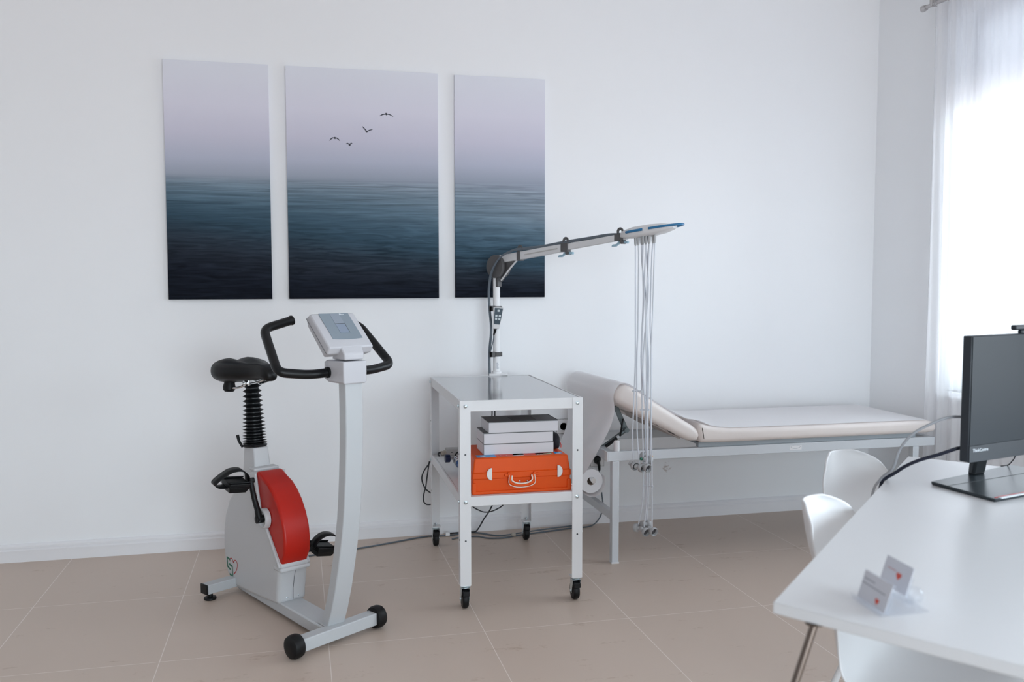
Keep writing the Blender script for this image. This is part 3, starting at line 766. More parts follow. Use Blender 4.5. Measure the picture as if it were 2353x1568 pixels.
ct_('top_sheet', MB().box(-HX + .008, HX - .008, -HY + .008, HY - .008, .886, .8968), M['steel_top'], flat=True)
ct_('shelf', MB().box(-HX + .016, HX - .016, -HY + .016, HY - .016, .478, .4865), M['white_metal'], flat=True)

ZS = .4866
# ------------------------------------------------------------------ orange case on the shelf
CS = thing('emergency_case', 'orange plastic carrying case on the lower trolley shelf', 'case', (2.0655, -.975, ZS), CRZ)
def cs_(name, mb, mats, parent=None, **k): return obj(name, mb, mats, parent or CS, local=True, **k)
cw, cf, cbk = .217, -.172, .172
lo = MB(); lo.loft([[V((-cw + .003, cf + .004, .002)), V((cw - .003, cf + .004, .002)), V((cw - .003, cbk, .002)), V((-cw + .003, cbk, .002))], [V((-cw, cf, .068)), V((cw, cf, .068)), V((cw, cbk, .068)), V((-cw, cbk, .068))]])
BODY = cs_('body', lo, M['orange'], bevel=.006, seg=3)
cs_('foot_strip', MB().box(-cw - .002, cw + .002, cf - .005, cf + .006, 0, .014), M['orange'], BODY, bevel=.004, seg=3)
for s in (-1, 1):          # raised corner guards
    cs_('corner_guard', MB().box(min(s * (cw + .003), s * (cw - .016)), max(s * (cw + .003), s * (cw - .016)), cf - .006, cf + .03, 0, .050), M['orange'], BODY, bevel=.004, seg=3)
    cs_('corner_guard', MB().box(min(s * (cw + .003), s * (cw - .002)), max(s * (cw + .003), s * (cw - .002)), cbk - .03, cbk + .003, 0, .050), M['orange'], BODY, bevel=.001)
ld = MB(); ld.loft([[V((-cw, cf, .090)), V((cw, cf, .090)), V((cw, cbk, .090)), V((-cw, cbk, .090))], [V((-cw + .010, cf + .006, .156)), V((cw - .010, cf + .006, .156)), V((cw - .012, cbk - .012, .156)), V((-cw + .012, cbk - .012, .156))]])
LID = cs_('lid', ld, M['orange'], bevel=.006, seg=3)
cs_('rim_band', MB().box(-cw - .002, cw + .002, cf - .004, cbk + .003, .066, .093), M['orange'], bevel=.004, seg=3)
for s in (-1, 1):
    p = [(s * -.024 * 0, 0)]
    arc = [(s * .033 * math.cos(a) * -1, .026 * math.sin(a)) for a in [PI / 2 + 0 - PI * i / 20 for i in range(21)]]
    lm = MB(); cx = s * .156 if s > 0 else s * .134
    poly = [(cx + s * (0.024 * math.cos(PI / 2 - PI * i / 20)), .088 + .027 * math.sin(PI / 2 - PI * i / 20)) for i in range(21)]
    lm.prism(poly, lambda u, v: (u, cf - .012, v), lambda u, v: (u, cf - .003, v))
    cs_('latch', lm, M['latch'], bevel=.003, seg=3)
hd = MB(); hx0 = -.004
def hcurve(zt, zb, w_, n_=7): return fillet([(hx0 - w_ / 2 + .004, cf - .010, zt), (hx0 - w_ / 2, cf - .013, zb + .014), (hx0 - w_ * .28, cf - .014, zb + .002), (hx0, cf - .014, zb - .001), (hx0 + w_ * .28, cf - .014, zb + .002), (hx0 + w_ / 2, cf - .013, zb + .014), (hx0 + w_ / 2 - .004, cf - .010, zt)], .014, 5)
HD = cs_('handle', MB().tube(hcurve(.082, .036, .108), .0072, 12), M['orange'])
cs_('handle_trim', MB().tube([(p.x, p.y - .006, p.z) for p in hcurve(.082, .0285, .120)], .0018, 8), M['cream'], HD)
cs_('handle_trim', MB().tube([(p.x, p.y - .006, p.z) for p in hcurve(.080, .0445, .094)], .0032, 8), M['cream'], HD)
for s in (-1, 1):
    hl = MB(); hl.box(min(hx0 + s * .048, hx0 + s * .076), max(hx0 + s * .048, hx0 + s * .076), cf - .012, cf, .076, .086); hl.box(min(hx0 + s * .052, hx0 + s * .062), max(hx0 + s * .052, hx0 + s * .062), cf - .013, cf, .072, .092)
    cs_('handle_mount', hl, M['orange'], HD, bevel=.002)
for x in (-.010, .024): cs_('rivet', MB().lathe([(0, .004), (.0025, .004), (.004, .002)], (x, cf + .002, .050), (0, -1, 0), 12), M['zinc'])
zl = .1563
def sticker(name, polys):
    m = MB(); mats = []
    for mt, pts in polys:
        if mt not in mats: mats.append(mt)
        m.mi = mats.index(mt); m.prism(pts, lambda u, v: (u, v, zl - .0002), lambda u, v: (u, v, zl + .0004 + .0002 * len(m.bm.faces) ** .5 * .2))
    return cs_(name, m, mats, LID, flat=True)
def rc(x0, x1, y0, y1): return [(x0, y0), (x1, y0), (x1, y1), (x0, y1)]
y0 = -.148
sticker('blue_sticker', [(M['blue_label'], rc(-.192, -.108, y0, y0 + .05)), (M['white_label'], [(-.178, y0 + .026), (-.163, y0 + .010), (-.150, y0 + .018), (-.158, y0 + .036), (-.172, y0 + .040)]), (M['white_label'], rc(-.132, -.116, y0 + .018, y0 + .024))])
sticker('red_sticker', [(M['red_label'], rc(-.108, .128, y0 + .016, y0 + .06))])
sticker('pale_sticker', [(M['white_label'], rc(-.030, .018, y0 + .010, y0 + .05))])
sticker('green_sticker', [(M['green_label'], rc(.072, .145, y0 + .006, y0 + .04)), (M['white_label'], rc(.076, .084, y0 + .008, y0 + .016)), (M['white_label'], rc(.089, .105, y0 + .010, y0 + .018)), (M['yellow_label'], rc(.108, .140, y0 + .008, y0 + .026))])
sticker('blue_sticker', [(M['blue_label'], rc(.158, .192, y0 + .014, y0 + .05)), (M['white_label'], rc(.165, .185, y0 + .016, y0 + .026)), (M['red_label'], rc(.150, .185, y0 + .054, y0 + .085)), (M['white_label'], rc(.158, .162, y0 + .058, y0 + .064)), (M['white_label'], rc(.168, .171, y0 + .060, y0 + .066))])
for x in (-.088, -.062): cs_('rivet', MB().lathe([(0, .0035), (.0015, .0035), (.0025, .001)], (x, y0 + .010, zl - .0005), (0, 0, 1), 10), M['zinc'], LID)

# boxes on the case
def flat_box(label, x0, x1, y0, y1, z, h, printed):
    c = ((x0 + x1) / 2, (y0 + y1) / 2)
    t = thing('flat_box', label, 'box', (c[0], c[1], z), CRZ, 'flat white boxes on the case')
    hx, hy = (x1 - x0) / 2, (y1 - y0) / 2
    obj('tray', MB().box(-hx, hx, -hy, hy, 0, h - .003), M['card'], t, local=True, bevel=.0012)
    obj('lid', MB().box(-hx, hx, -hy, hy, h - .003, h), M['card_top'], t, local=True)
    e = MB(); e.box(-hx - .0004, -hx + .0008, -hy - .0004, -hy + .0008, .001, h - .002); e.box(-hx, hx, -hy - .0004, -hy, h - .0034, h - .0024); e.box(hx - .0008, hx + .0004, -hy - .0004, -hy + .0008, .001, h - .002)
    obj('edge_line', e, M['line_dark'], t, local=True)
    if printed:
        p = MB(); p.box(-.045, .063, -.070, .045, h, h + .0004); p.mi = 1; p.box(-.040, .058, -.062, .038, h + .0004, h + .0007)
        obj('print', p, [M['print_dark'], M['print_grey']], t, local=True, flat=True)
        q = MB(); q.box(hx - .004, hx, -hy, hy, h, h + .0005); obj('lid_edge', q, M['print_dark'], t, local=True)
zc = ZS + .1568
flat_box('bottom white flat box lying on the orange case', 1.910, 2.224, -1.080, -.908, zc, .0480, False)
flat_box('middle white flat box squarely on the bottom one', 1.910, 2.222, -1.080, -.908, zc + .0482, .0478, False)
flat_box('top flat box with printed grey lid, topmost of its stack', 1.931, 2.245, -1.080, -.905, zc + .0962, .0480, True)
p = MB()
lp = []
for i in range(9):
    f = -1 + 2 * i / 8; k = (1 - abs(f) ** 5 * .6)
    lp.append([V((2.2485 + .0205 * k * math.copysign(abs(math.cos(a)) ** .6, math.cos(a)), -.975 + .075 * f, zc + .0365 + .0365 * k * math.copysign(abs(math.sin(a)) ** .6, math.sin(a)))) for a in [2 * PI * j / 20 for j in range(20)]])
p.loft(lp)
pt = thing('black_pouch', 'small black cloth pouch behind the stacked white boxes', 'pouch', (2.251, -.975, zc))
obj('pouch_body', p, M['pouch'], pt, sharp=60)
obj('zip_tab', MB().tube([(2.270, -1.02, zc + .032), (2.2725, -1.03, zc + .022), (2.271, -1.035, zc + .010)], .0022, 8), M['red_label'], pt)

# things at the back left of the shelf
AD = thing('power_adapter', 'light grey power adapter on the trolley shelf', 'adapter', (1.925, -.205, ZS))
obj('adapter_case', MB().box(1.876, 1.979, -.270, -.213, ZS + .0005, ZS + .036), M['adapter'], AD, bevel=.004, seg=3)
obj('slot', MB().box(1.899, 1.908, -.2712, -.2695, ZS + .017, ZS + .021), M['line_dark'], AD)
obj('connector', MB().box(1.848, 1.866, -.258, -.232, ZS + .004, ZS + .022).box(1.866, 1.878, -.262, -.226, ZS + .002, ZS + .024), M['beige_plug'], AD, bevel=.002)
obj('lead_cable', MB().tube([(1.850, -.245, ZS + .014), (1.842, -.246, ZS + .016), (1.836, -.252, ZS + .012), (1.834, -.262, ZS + .006), (1.836, -.275, ZS + .0048)], .0045, 8, smooth=4), M['cable_dark'], AD)
RG = thing('oxygen_regulator', 'blue regulator with a square dark knob lying behind the orange case', 'regulator', (1.86, -.67, ZS))
a0, a1 = V((1.868, -.600, ZS + .052)), V((1.8935, -.765, ZS + .024)); ax = (a1 - a0).normalized(); Lr = (a1 - a0).length
obj('regulator_body', MB().lathe([(0, .012), (.01, .017), (.03, .020), (.07, .022), (Lr, .022)], a0, ax, 20), M['blue_part'], RG)
for d in (.018, .040, .058): obj('metal_ring', MB().lathe([(0, .0200 + d * .06), (.001, .0222 + d * .05), (.008, .0222 + d * .05), (.009, .0200 + d * .06)], a0 + ax * d, ax, 20), M['steel'], RG)
obj('stem', MB().cyl((1.835, -.607, ZS + .056), (1.872, -.605, ZS + .056), .0085, 14), M['steel'], RG)
obj('knob', MB().lathe([(0, .018), (.003, .0205), (.022, .0205), (.026, .018)], (1.812, -.608, ZS + .056), (1, .03, 0), 10), M['navy'], RG, bevel=.002)
obj('gauge_ring', MB().tube([(1.885 + .016 * math.cos(a), -.585, ZS + .066 + .014 * math.sin(a)) for a in [2 * PI * i / 16 for i in range(17)]], .0035, 8, caps=False), M['black'], RG)

# ------------------------------------------------------------------ lead arm standing at the back of the trolley
U = V((.565, -.825, 0)).normalized(); NN = V((U.y, -U.x, 0)); P0 = V((2.170, -.190, 0))
def aq(s, z, n_=0.0): return P0 + U * s + NN * n_ + V((0, 0, z))
AM = thing('lead_arm', 'grey jointed arm carrying hanging suction leads on the trolley', 'lead arm', aq(-.012, .899))
ZB = .8975
obj('foot_plate', MB().box(-.045, .055, -.030, .030, 0, .010, Matrix.Translation(aq(-.004, ZB)) @ Matrix.Rotation(math.radians(-10), 4, 'Z')), M['arm_white'], AM, bevel=.003)
obj('post', MB().lathe([(0, .026), (.012, .025), (.016, .0185), (.50, .0185), (.54, .0185)], aq(-.010, ZB + .008), (0, 0, 1), 24), M['arm_white'], AM)
jb = MB(); c = aq(.006, 1.478)
obj('post_fork', MB().box(-.020, .020, -.016, .016, 0, .11, Matrix.Translation(aq(-.006, 1.37)) @ Matrix.Rotation(math.atan2(U.y, U.x), 4, 'Z')), M['arm_grey'], AM, bevel=.003)
for s in (1, -1):
    k = thing  # keep both discs separate parts
    obj('joint_disc', MB().lathe([(0, .060), (.004, .0615), (.014, .0615), (.020, .058)], c + NN * (.014 * s), NN * s, 36), M['arm_grey'], AM)
sec = [(.025, 1.516, .024), (.470, 1.5685, .0195), (.80, 1.605, .0140)]
def beam(s0, s1, h0, h1, w_):
    def zc_(s): return 1.513 + .118 * s
    m = MB(); tn = (U + V((0, 0, .118))).normalized(); un = V((0, 0, 1)) - tn * tn.z; un.normalize()
    def rg(s, h): 
        p = aq(s, zc_(s)); return [p - un * h - NN * w_, p - un * h + NN * w_, p + un * h + NN * w_, p + un * h - NN * w_]
    m.loft([rg(s0, h0), rg(s1, h1)]); return m
obj('arm_section', beam(.010, .480, .021, .020, .013), M['arm_metal'], AM, bevel=.003)
obj('arm_section', beam(.42, .83, .0155, .0150, .0105), M['arm_metal'], AM, bevel=.003)
obj('arm_groove', beam(.20, .42, .003, .003, .0136), M['adapter'], AM)
obj('brace', MB().tube([aq(.03, 1.405, .006), aq(.095, 1.468, .008), aq(.150, 1.515, .006)], .0045, 8), M['arm_metal'], AM)
obj('brace_web', MB().prism([(.02, 1.40), (.03, 1.398), (.12, 1.492), (.12, 1.512), (.03, 1.50)], lambda s, z: aq(s, z, -.004), lambda s, z: aq(s, z, .004)), M['arm_grey'], AM)
def arm_z(s): return 1.513 + .118 * s
def strap(s, wd_, h, w_, lever=False):
    m = MB(); z = arm_z(s)
    m.prism([(s - wd_, z - h), (s + wd_, z - h), (s + wd_, z + h), (s - wd_, z + h)], lambda a, b_: aq(a, b_, -w_), lambda a, b_: aq(a, b_, w_))
    o = obj('clip', m, M['arm_grey'], AM, bevel=.002)
    # the cable hook on top
    obj('cable_hook', MB().tube([aq(s + .010 + .0135 * math.cos(a), z + h + .010 + .0135 * math.sin(a), .012) for a in [PI * (1.15 - 1.3 * i / 12) for i in range(13)]], .0034, 8, flat=2.0), M['arm_grey'], o)
    if lever:
        obj('lever', MB().prism([(s - .040, z - h - .016), (s - .016, z - h - .014), (s - .006, z - h - .001), (s + .03, z - h + .000), (s + .048, z - h - .001), (s + .048, z - h - .013), (s - .002, z - h - .013), (s - .022, z - h - .026), (s - .046, z - h - .026)],
            lambda a, b_: aq(a, b_, -.008), lambda a, b_: aq(a, b_, .008)), M['lever_blue'], o, bevel=.003)
        obj('pivot', MB().cyl(aq(s + .018, z - h - .006, -.016), aq(s + .018, z - h - .006, .016), .009, 14), M['arm_grey'], o)
    return o
strap(.160, .012, .026, .016); strap(.462, .022, .022, .0145, True); strap(.790, .026, .0165, .012, True)
# post clamps
for z in (1.255, 1.010):
    m = MB(); m.tube([aq(-.010, z) + V((.0205 * math.cos(a), .0205 * math.sin(a), 0)) for a in [PI * (.2 + 1.65 * i / 18) for i in range(19)]], .0022, 6, flat=1)
    mb_ = MB(); q = aq(-.010, z)
    mb_.box(q.x - .040, q.x - .012, q.y - .024, q.y - .012, z - .014, z + .014); mb_.box(q.x - .040, q.x - .030, q.y - .024, q.y + .010, z - .014, z + .014)
    mb_.lathe([(-.012, .0212), (.012, .0212)], aq(-.010, z), (0, 0, 1), 24); mb_.box(q.x + .019, q.x + .030, q.y - .008, q.y + .006, z - .012, z + .012)
    obj('post_clamp', mb_, M['arm_grey'], AM, bevel=.0015); m.bm.free()
pr_ = MB(); q = aq(-.010, .96)
for k in range(6):
    pr_.box(q.x - .004 - .001 * (k % 2), q.x + .008 - .002 * (k % 3), q.y - .0192, q.y - .0182, .935 + .0055 * k, .9372 + .0055 * k)
obj('rating_print', pr_, M['ink'], AM, flat=True)
# head
hd_ = MB()
def hz(s): return 1.617 + .105 * (s - .81)
sl = [(.800, .014, .012), (.825, .032, .020), (.88, .050, .027), (.97, .052, .027), (1.03, .049, .022), (1.07, .038, .014), (1.09, .020, .007)]
loops = []
for s, w_, h in sl:
    l = []
    for a in range(16):
        t_ = 2 * PI * a / 16; cx, sz = math.cos(t_), math.sin(t_)
        l.append(aq(s, hz(s) + h * (abs(sz) ** .7) * (1 if sz > 0 else -1), w_ * (abs(cx) ** .6) * (1 if cx > 0 else -1)))
    loops.append(l)
hd_.loft(loops)
HDO = obj('head', hd_, M['head_white'], AM, sharp=50)
for n_ in (.052, -.052):
    obj('blue_grip', MB().tube([aq(.856, hz(.856) + .004, n_ * .86), aq(.88, hz(.88) + .004, n_), aq(.935, hz(.935) + .004, n_ * 1.03), aq(.950, hz(.95) + .004, n_)], .0062, 8, smooth=3), M['head_blue'], HDO)
rim = [aq(.985, hz(.985) + .004, .054), aq(1.03, hz(1.03) + .004, .052), aq(1.085, hz(1.085) + .004, .040), aq(1.122, hz(1.122) + .004, .018), aq(1.128, hz(1.128) + .004, 0), aq(1.122, hz(1.122) + .004, -.018), aq(1.085, hz(1.085) + .004, -.040), aq(1.03, hz(1.03) + .004, -.052)]
obj('blue_rim', MB().tube(rim, .0055, 8, smooth=4), M['head_blue'], HDO)
# leads: socket, cable and suction cup
lead_s = [.892, .908, .925, .9365, .944, .952, .960, .968, .978, .992]
lead_n = [.020, .020, .020, .024, .012, .022, .010, .020, .006, .012]
ends = [  # (s, z, n, cup heading)   six short ones, four long ones
    (.888, .535, .020, 0), (.926, .530, .024, 1), (.930, .575, -.020, 3), (.954, .565, .000, 2), (.962, .535, .022, 0), (.915, .236, .010, 3),
    (.930, .250, -.020, 2), (.955, .232, .022, 0), (.945, .255, -.010, 2), (.993, .240, .014, 0)]
mids = [(.895, 1.25, .90, .884, .70), (.913, 1.2, .905, .912, .70), (.938, 1.3, .945, .928, .75), (.932, 1.3, .925, .955, .75), (.965, 1.35, .940, .965, .72), (.935, 1.3, .925, .940, .45),
        (.940, 1.2, .950, .935, .45), (.955, 1.25, .962, .968, .45), (.960, 1.2, .975, .958, .45), (.985, 1.25, .975, .990, .45)]
for i in range(10):
    s0, n0 = lead_s[i], lead_n[i]; zt = hz(s0) - .021; e = ends[i]; md = mids[i]
    pts = [aq(s0, zt - .040, n0), aq((s0 * 2 + md[0]) / 3, 1.48, n0), aq(md[0], md[1], (n0 + e[2]) / 2 + .004 * math.sin(i * 2.1)), aq(md[2], 1.0, (n0 + e[2]) / 2 + .006 * math.cos(i * 1.7)), aq(md[3], md[4], e[2]), aq(e[0], e[1] + .018, e[2])]
    LD = obj('lead', MB().tube(pts, .0034, 8, smooth=6), M['lead'], AM)
    obj('lead_plug', MB().lathe([(0, .0034), (.010, .0062), (.036, .0070), (.040, .0060)], aq(s0, zt - .042, n0), (0, 0, 1), 12), M['cup'], LD)
    hdg = [V((.30, -.95, -.22)), V((.55, -.82, -.10)), V((.95, .1, -.2)), V((-.55, .75, -.1))][e[3]].normalized()
    p = aq(e[0], e[1], e[2])
    obj('suction_cup', MB().lathe([(-.024, .008), (-.022, .011), (-.012, .0115), (-.009, .009), (.000, .010), (.003, .018), (.007, .0205), (.018, .0205), (.0215, .0185), (.019, .0165), (.008, .0145)], p, hdg, 24), M['cup'], LD, sharp=45)
    obj('cup_mouth', MB().lathe([(.0075, .0150), (.0085, .0150), (.010, .006), (.012, .004)], p, hdg, 20), M['cup_in'], LD)
    if i in (2, 3, 4):
        q = p + V((-.004, -.02, -.008))
        obj('colour_tag', MB().lathe([(0, .005), (.004, .0065), (.010, .0065), (.012, .005)], p - hdg * .026, -hdg, 12), M[('gold', 'taggreen', 'tagred')[i - 2]], LD)
for s, z, n_ in ((.905, .885, .016), (.945, .80, .012), (.975, .445, .018)):
    m = MB(); m.cyl(aq(s - .022, z, n_), aq(s + .022, z + .004, n_), .0026, 8); m.cyl(aq(s - .022, z - .004, n_), aq(s - .022, z + .004, n_), .004, 8); m.cyl(aq(s + .022, z, n_), aq(s + .022, z + .008, n_), .004, 8)
    obj('lead_comb', m, M['lead'], AM)
# cable that runs up the post and along the arm
for k in (0, 1):
    o_ = .006 * k
    pts = [aq(-.030, .905, .030 + o_), aq(-.034, 1.02, .028 + o_), aq(-.022, 1.14, .026 + o_), aq(-.034, 1.26, .026 + o_), aq(-.030, 1.36, .034 + o_), aq(.000, 1.45, .044 + o_), aq(.050, 1.52, .042), aq(.110, 1.555, .024), aq(.172, 1.570 - o_, .012), aq(.30, 1.577 - o_, .004), aq(.472, 1.597 - o_, .010), aq(.62, 1.612 - o_, .004), aq(.72, 1.622 - o_, .004), aq(.81, 1.622 - o_, .004)]
    obj('arm_cable', MB().tube(pts, .0050, 8, smooth=6), M['cable_grey'], AM)
obj('table_clamp', MB().box(2.16, 2.20, -.235, -.195, .80, .885).box(2.215, 2.32, -.245, -.225, .80, .885).cyl((2.30, -.247, .842), (2.30, -.252, .842), .003, 8), M['latch'], AM, bevel=.004)
CU = MB()
for dx in (0, .010): CU.tube([(2.139 + dx, -.20, .885), (2.137 + dx * 1.3, -.198, .78), (2.134 + dx * 1.6, -.196, .64), (2.132 + dx, -.190, .50)], .0034, 8, smooth=3)
obj('down_cable', CU, M['cable_dark'], AM)

RM = thing('remote_control', 'small white keypad remote clipped to the arm post', 'remote control', aq(-.005, 1.16, .03))
rmx = Matrix.Translation(aq(.010, 1.206, .038) + V((.016, 0, 0))) @ Matrix.Rotation(math.radians(-14), 4, 'Z') @ Matrix.Rotation(math.radians(5), 4, 'Y') @ Matrix.Scale(1.14, 4)
rb = MB(); rb.loft([[rmx @ V(q) for q in ((-.016, -.008, -.052), (.013, -.008, -.052), (.013, .012, -.052), (-.016, .012, -.052))], [rmx @ V(q) for q in ((-.021, -.011, -.004), (.020, -.011, -.004), (.020, .013, -.004), (-.021, .013, -.004))], [rmx @ V(q) for q in ((-.022, -.010, .050), (.026, -.010, .050), (.026, .010, .050), (-.022, .010, .050))]])
obj('handset', rb, M['head_white'], RM, bevel=.003)
kp = MB(); kp.loft([[rmx @ V(q) for q in ((-.014, -.0098, -.030), (.013, -.0098, -.030), (.013, -.0085, -.030), (-.014, -.0085, -.030))], [rmx @ V(q) for q in ((-.015, -.0122, -.004), (.018, -.0122, -.004), (.018, -.010, -.004), (-.015, -.010, -.004))], [rmx @ V(q) for q in ((-.015, -.0112, .046), (.023, -.0112, .046), (.023, -.009, .046), (-.015, -.009, .046))]])
obj('keypad', kp, M['remote_panel'], RM, flat=True)
for x, z in ((.003, .034), (-.005, .010), (.011, .010), (-.005, -.004), (.010, -.004)):
    obj('key', MB().box(x - .005, x + .005, -.0138, -.0105, z - .0048, z + .0048, rmx), M['key'], RM, bevel=.001)
obj('strain_relief', MB().tube([rmx @ V(q) for q in ((-.004, 0, -.050), (-.006, 0, -.066), (-.010, 0, -.082))], .006, 10, radii=[.0075, .006, .0045]), M['black'], RM)
obj('cord', MB().tube([rmx @ V((-.010, 0, -.080)), aq(-.006, 1.09, .028), aq(-.024, 1.02, .034), aq(-.034, .96, .034), aq(-.036, .91, .030), aq(-.040, .886, .034)], .0032, 8, smooth=5), M['cable_grey'], RM)

# ------------------------------------------------------------------ examination couch
ED = thing('examination_couch', 'beige upholstered examination couch with raised head end', 'couch', (3.52, -.43, 0))
def ed(name, mb, mats, parent=None, **k): return obj(name, mb, mats, parent or ED, **k)
X0, X1, Y0, Y1 = 2.597, 4.460, -.737, -.118
ed('frame_rail', MB().box(X0 + .002, X1, Y0, Y0 + .036, .514, .562), M['bed_metal'], bevel=.003)
ed('frame_rail', MB().box(X0 + .002, X1, Y1 - .036, Y1, .514, .562), M['bed_metal'], bevel=.003)
for x in (X0 + .004, X1 - .040): ed('end_rail', MB().box(x, x + .036, Y0 + .036, Y1 - .036, .514, .562), M['bed_metal'], bevel=.003)
for y in (Y0, Y1 - .036):
    ed('end_plug', MB().box(X0 - .002, X0 + .002, y, y + .036, .514, .562), M['head_white'], bevel=.001)
legs = []
for x in (2.642, 4.345):
    for y in (Y0, Y1 - .036):
        lg_ = ed('leg', MB().box(x - .018, x + .018, y, y + .036, .006, .514), M['bed_metal'], bevel=.003)
        ed('foot_cap', MB().box(x - .020, x + .020, y - .002, y + .038, 0, .008), M['head_white'], lg_, bevel=.001)
    ed('stretcher', MB().box(x - .014, x + .014, Y0 + .036, Y1 - .036, .212, .254), M['bed_metal'], bevel=.003)
ed('corner_peg', MB().lathe([(0, .0145), (.048, .0145), (.052, .011)], (2.653, Y0 + .020, .562), (0, 0, 1), 20), M['head_white'])
ed('platform', MB().box(3.086, 4.348, Y0 + .012, Y0 + .04, .562, .587).box(3.086, 4.348, Y1 - .05, Y1 - .02, .562, .587).box(3.086, 4.348, Y0 + .04, Y1 - .05, .575, .587), M['bed_metal_dark'], bevel=.002)
ed('nameplate', MB().prism([(3.595 + .049 * math.cos(a) * 1, .539 + .016 * math.sin(a) * 1) for a in [2 * PI * i / 4 + PI / 4 for i in range(4)]], lambda x, z: (x + .03, Y0 - .0008, z), lambda x, z: (x + .03, Y0 + .001, z)), M['socket'])
em = MB(); em.tube([(3.625 + .027 * math.cos(a), Y0 - .0010, .545 + .011 * math.sin(a)) for a in [PI + PI * i / 14 for i in range(15)]], .0009, 6); em.tube([(3.625 + .030 * math.cos(a), Y0 - .0010, .542 + .009 * math.sin(a)) for a in [PI * i / 14 for i in range(15)]], .0004, 6)
ed('nameplate_print', em, M['bed_metal_dark'])
# mattress: profile swept across the width, its head end swelling up against the back section
my0, my1 = -.762, -.098
mp_ = [(3.078, .600), (3.070, .640), (3.068, .672), (3.080, .686), (3.10, .682), (3.14, .670), (3.22, .659), (3.34, .655), (3.5, .654), (3.7, .654), (3.9, .654), (4.1, .654), (4.28, .654), (4.40, .653), (4.435, .645), (4.452, .628), (4.452, .606), (4.436, .592), (4.40, .588), (4.28, .587), (4.1, .587), (3.9, .587), (3.7, .587), (3.5, .587), (3.34, .587), (3.22, .587), (3.12, .588), (3.09, .590)]
def slab(prof2, shear, ya=my0, yb=my1, r=.030):
    m = MB(); loops = []; n = 6
    cxy = (sum(p[0] for p in prof2) / len(prof2), sum(p[1] for p in prof2) / len(prof2))
    rows = [(ya + r * (1 - math.cos(PI / 2 * i / n)), 1 - math.sin(PI / 2 * (1 - i / n)) if False else math.sin(PI / 2 * i / n)) for i in range(n + 1)]
    rows += [(ya + (yb - ya) * f, 1) for f in (.3, .5, .7)]
    rows += [(yb - r * (1 - math.cos(PI / 2 * i / n)), math.sin(PI / 2 * i / n)) for i in range(n, -1, -1)]
    for y, k in rows:
        ins = (1 - k) * r; l = []
        for i, (x, z) in enumerate(prof2):
            a = prof2[i - 1]; b_ = prof2[(i + 1) % len(prof2)]
            t_ = V((b_[0] - a[0], b_[1] - a[1], 0)); t_ = t_.normalized() if t_.length else V((1, 0, 0)); nr = V((-t_.y, t_.x, 0)) * NS
            q = V((x, z, 0)) + nr * ins
            l.append(V((shear(q.x, y, q.y), y, q.y)))
        loops.append(l)
    m.loft(loops); return m
NS = -1
ed('mattress', slab(mp_, lambda x, y, z: x, r=.024), M['vinyl'], sharp=60)
bp2 = [(3.066, .600), (3.02, .602), (2.95, .636), (2.85, .690), (2.75, .744), (2.68, .782), (2.645, .806), (2.634, .830), (2.640, .862), (2.660, .886), (2.690, .893), (2.725, .878), (2.80, .828), (2.90, .766), (2.98, .716), (3.04, .680), (3.072, .655), (3.082, .628)]
def shr(x, y, z): return x + max(0, (3.05 - x) / .4) * (-.050) * ((y - my0) / (my1 - my0))
BR = ed('back_section', slab(bp2, shr), M['vinyl'], sharp=60)
ed('back_board', MB().prism([(2.99, .606), (2.74, .741), (2.746, .752), (2.996, .617)], lambda x, z: (x, my0 + .05, z), lambda x, z: (x, my1 - .05, z)), M['vinyl_under'], BR)
# gathered pleats of the cover along the lower edge
pk = MB()
for x in (2.955, 2.945, 2.935, 2.925, 2.865, 2.80): pk.tube([(x, my0 + .031, .630 + (2.955 - x) * .55), (x - .016, my0 + .020, .644 + (2.955 - x) * .55)], .0018, 6)
ed('staple_row', pk, M['line_dark'], BR)
for y in (-.575, -.30):
    ed('back_strut', MB().tube([(2.622, y, .552), (2.755, y, .640)], .0105, 12).cyl((2.755, y - .014, .640), (2.755, y + .014, .640), .013, 14), M['strut'])
    ed('back_strut', MB().hexa([V(q) for q in ((2.742, y + .006, .640), (2.770, y + .006, .644), (2.770, y + .018, .644), (2.742, y + .018, .640), (2.688, y + .006, .762), (2.714, y + .006, .764), (2.714, y + .018, .764), (2.688, y + .018, .762))]), M['strut'], bevel=.003)
    gs = MB(); gs.tube([(2.640, y - .016, .562), (2.705, y - .016, .606)], .0085, 12); gs.tube([(2.705, y - .016, .606), (2.722, y - .016, .618)], .0045, 10); gs.tube([(2.718, y - .016, .615), (2.733, y - .012, .700)], .0045, 10)
    ed('gas_spring', gs, M['black'])
    ed('spring_collar', MB().cyl((2.700, y - .016, .6025), (2.712, y - .016, .611), .0098, 14), M['bed_metal'])
# roll holder
RX, RZ = 2.552, .396
hb_ = MB(); hb_.cyl((RX, -.665, RZ + .009), (RX, -.095, RZ + .009), .0125, 18)
ed('roll_bar', hb_, M['chrome'])
hb_ = MB(); hb_.tube(fillet([(2.615, -.105, .52), (2.59, -.105, .45), (RX, -.105, RZ + .009)], .02, 4), .007, 10)
ed('roll_bracket', hb_, M['bed_metal'])

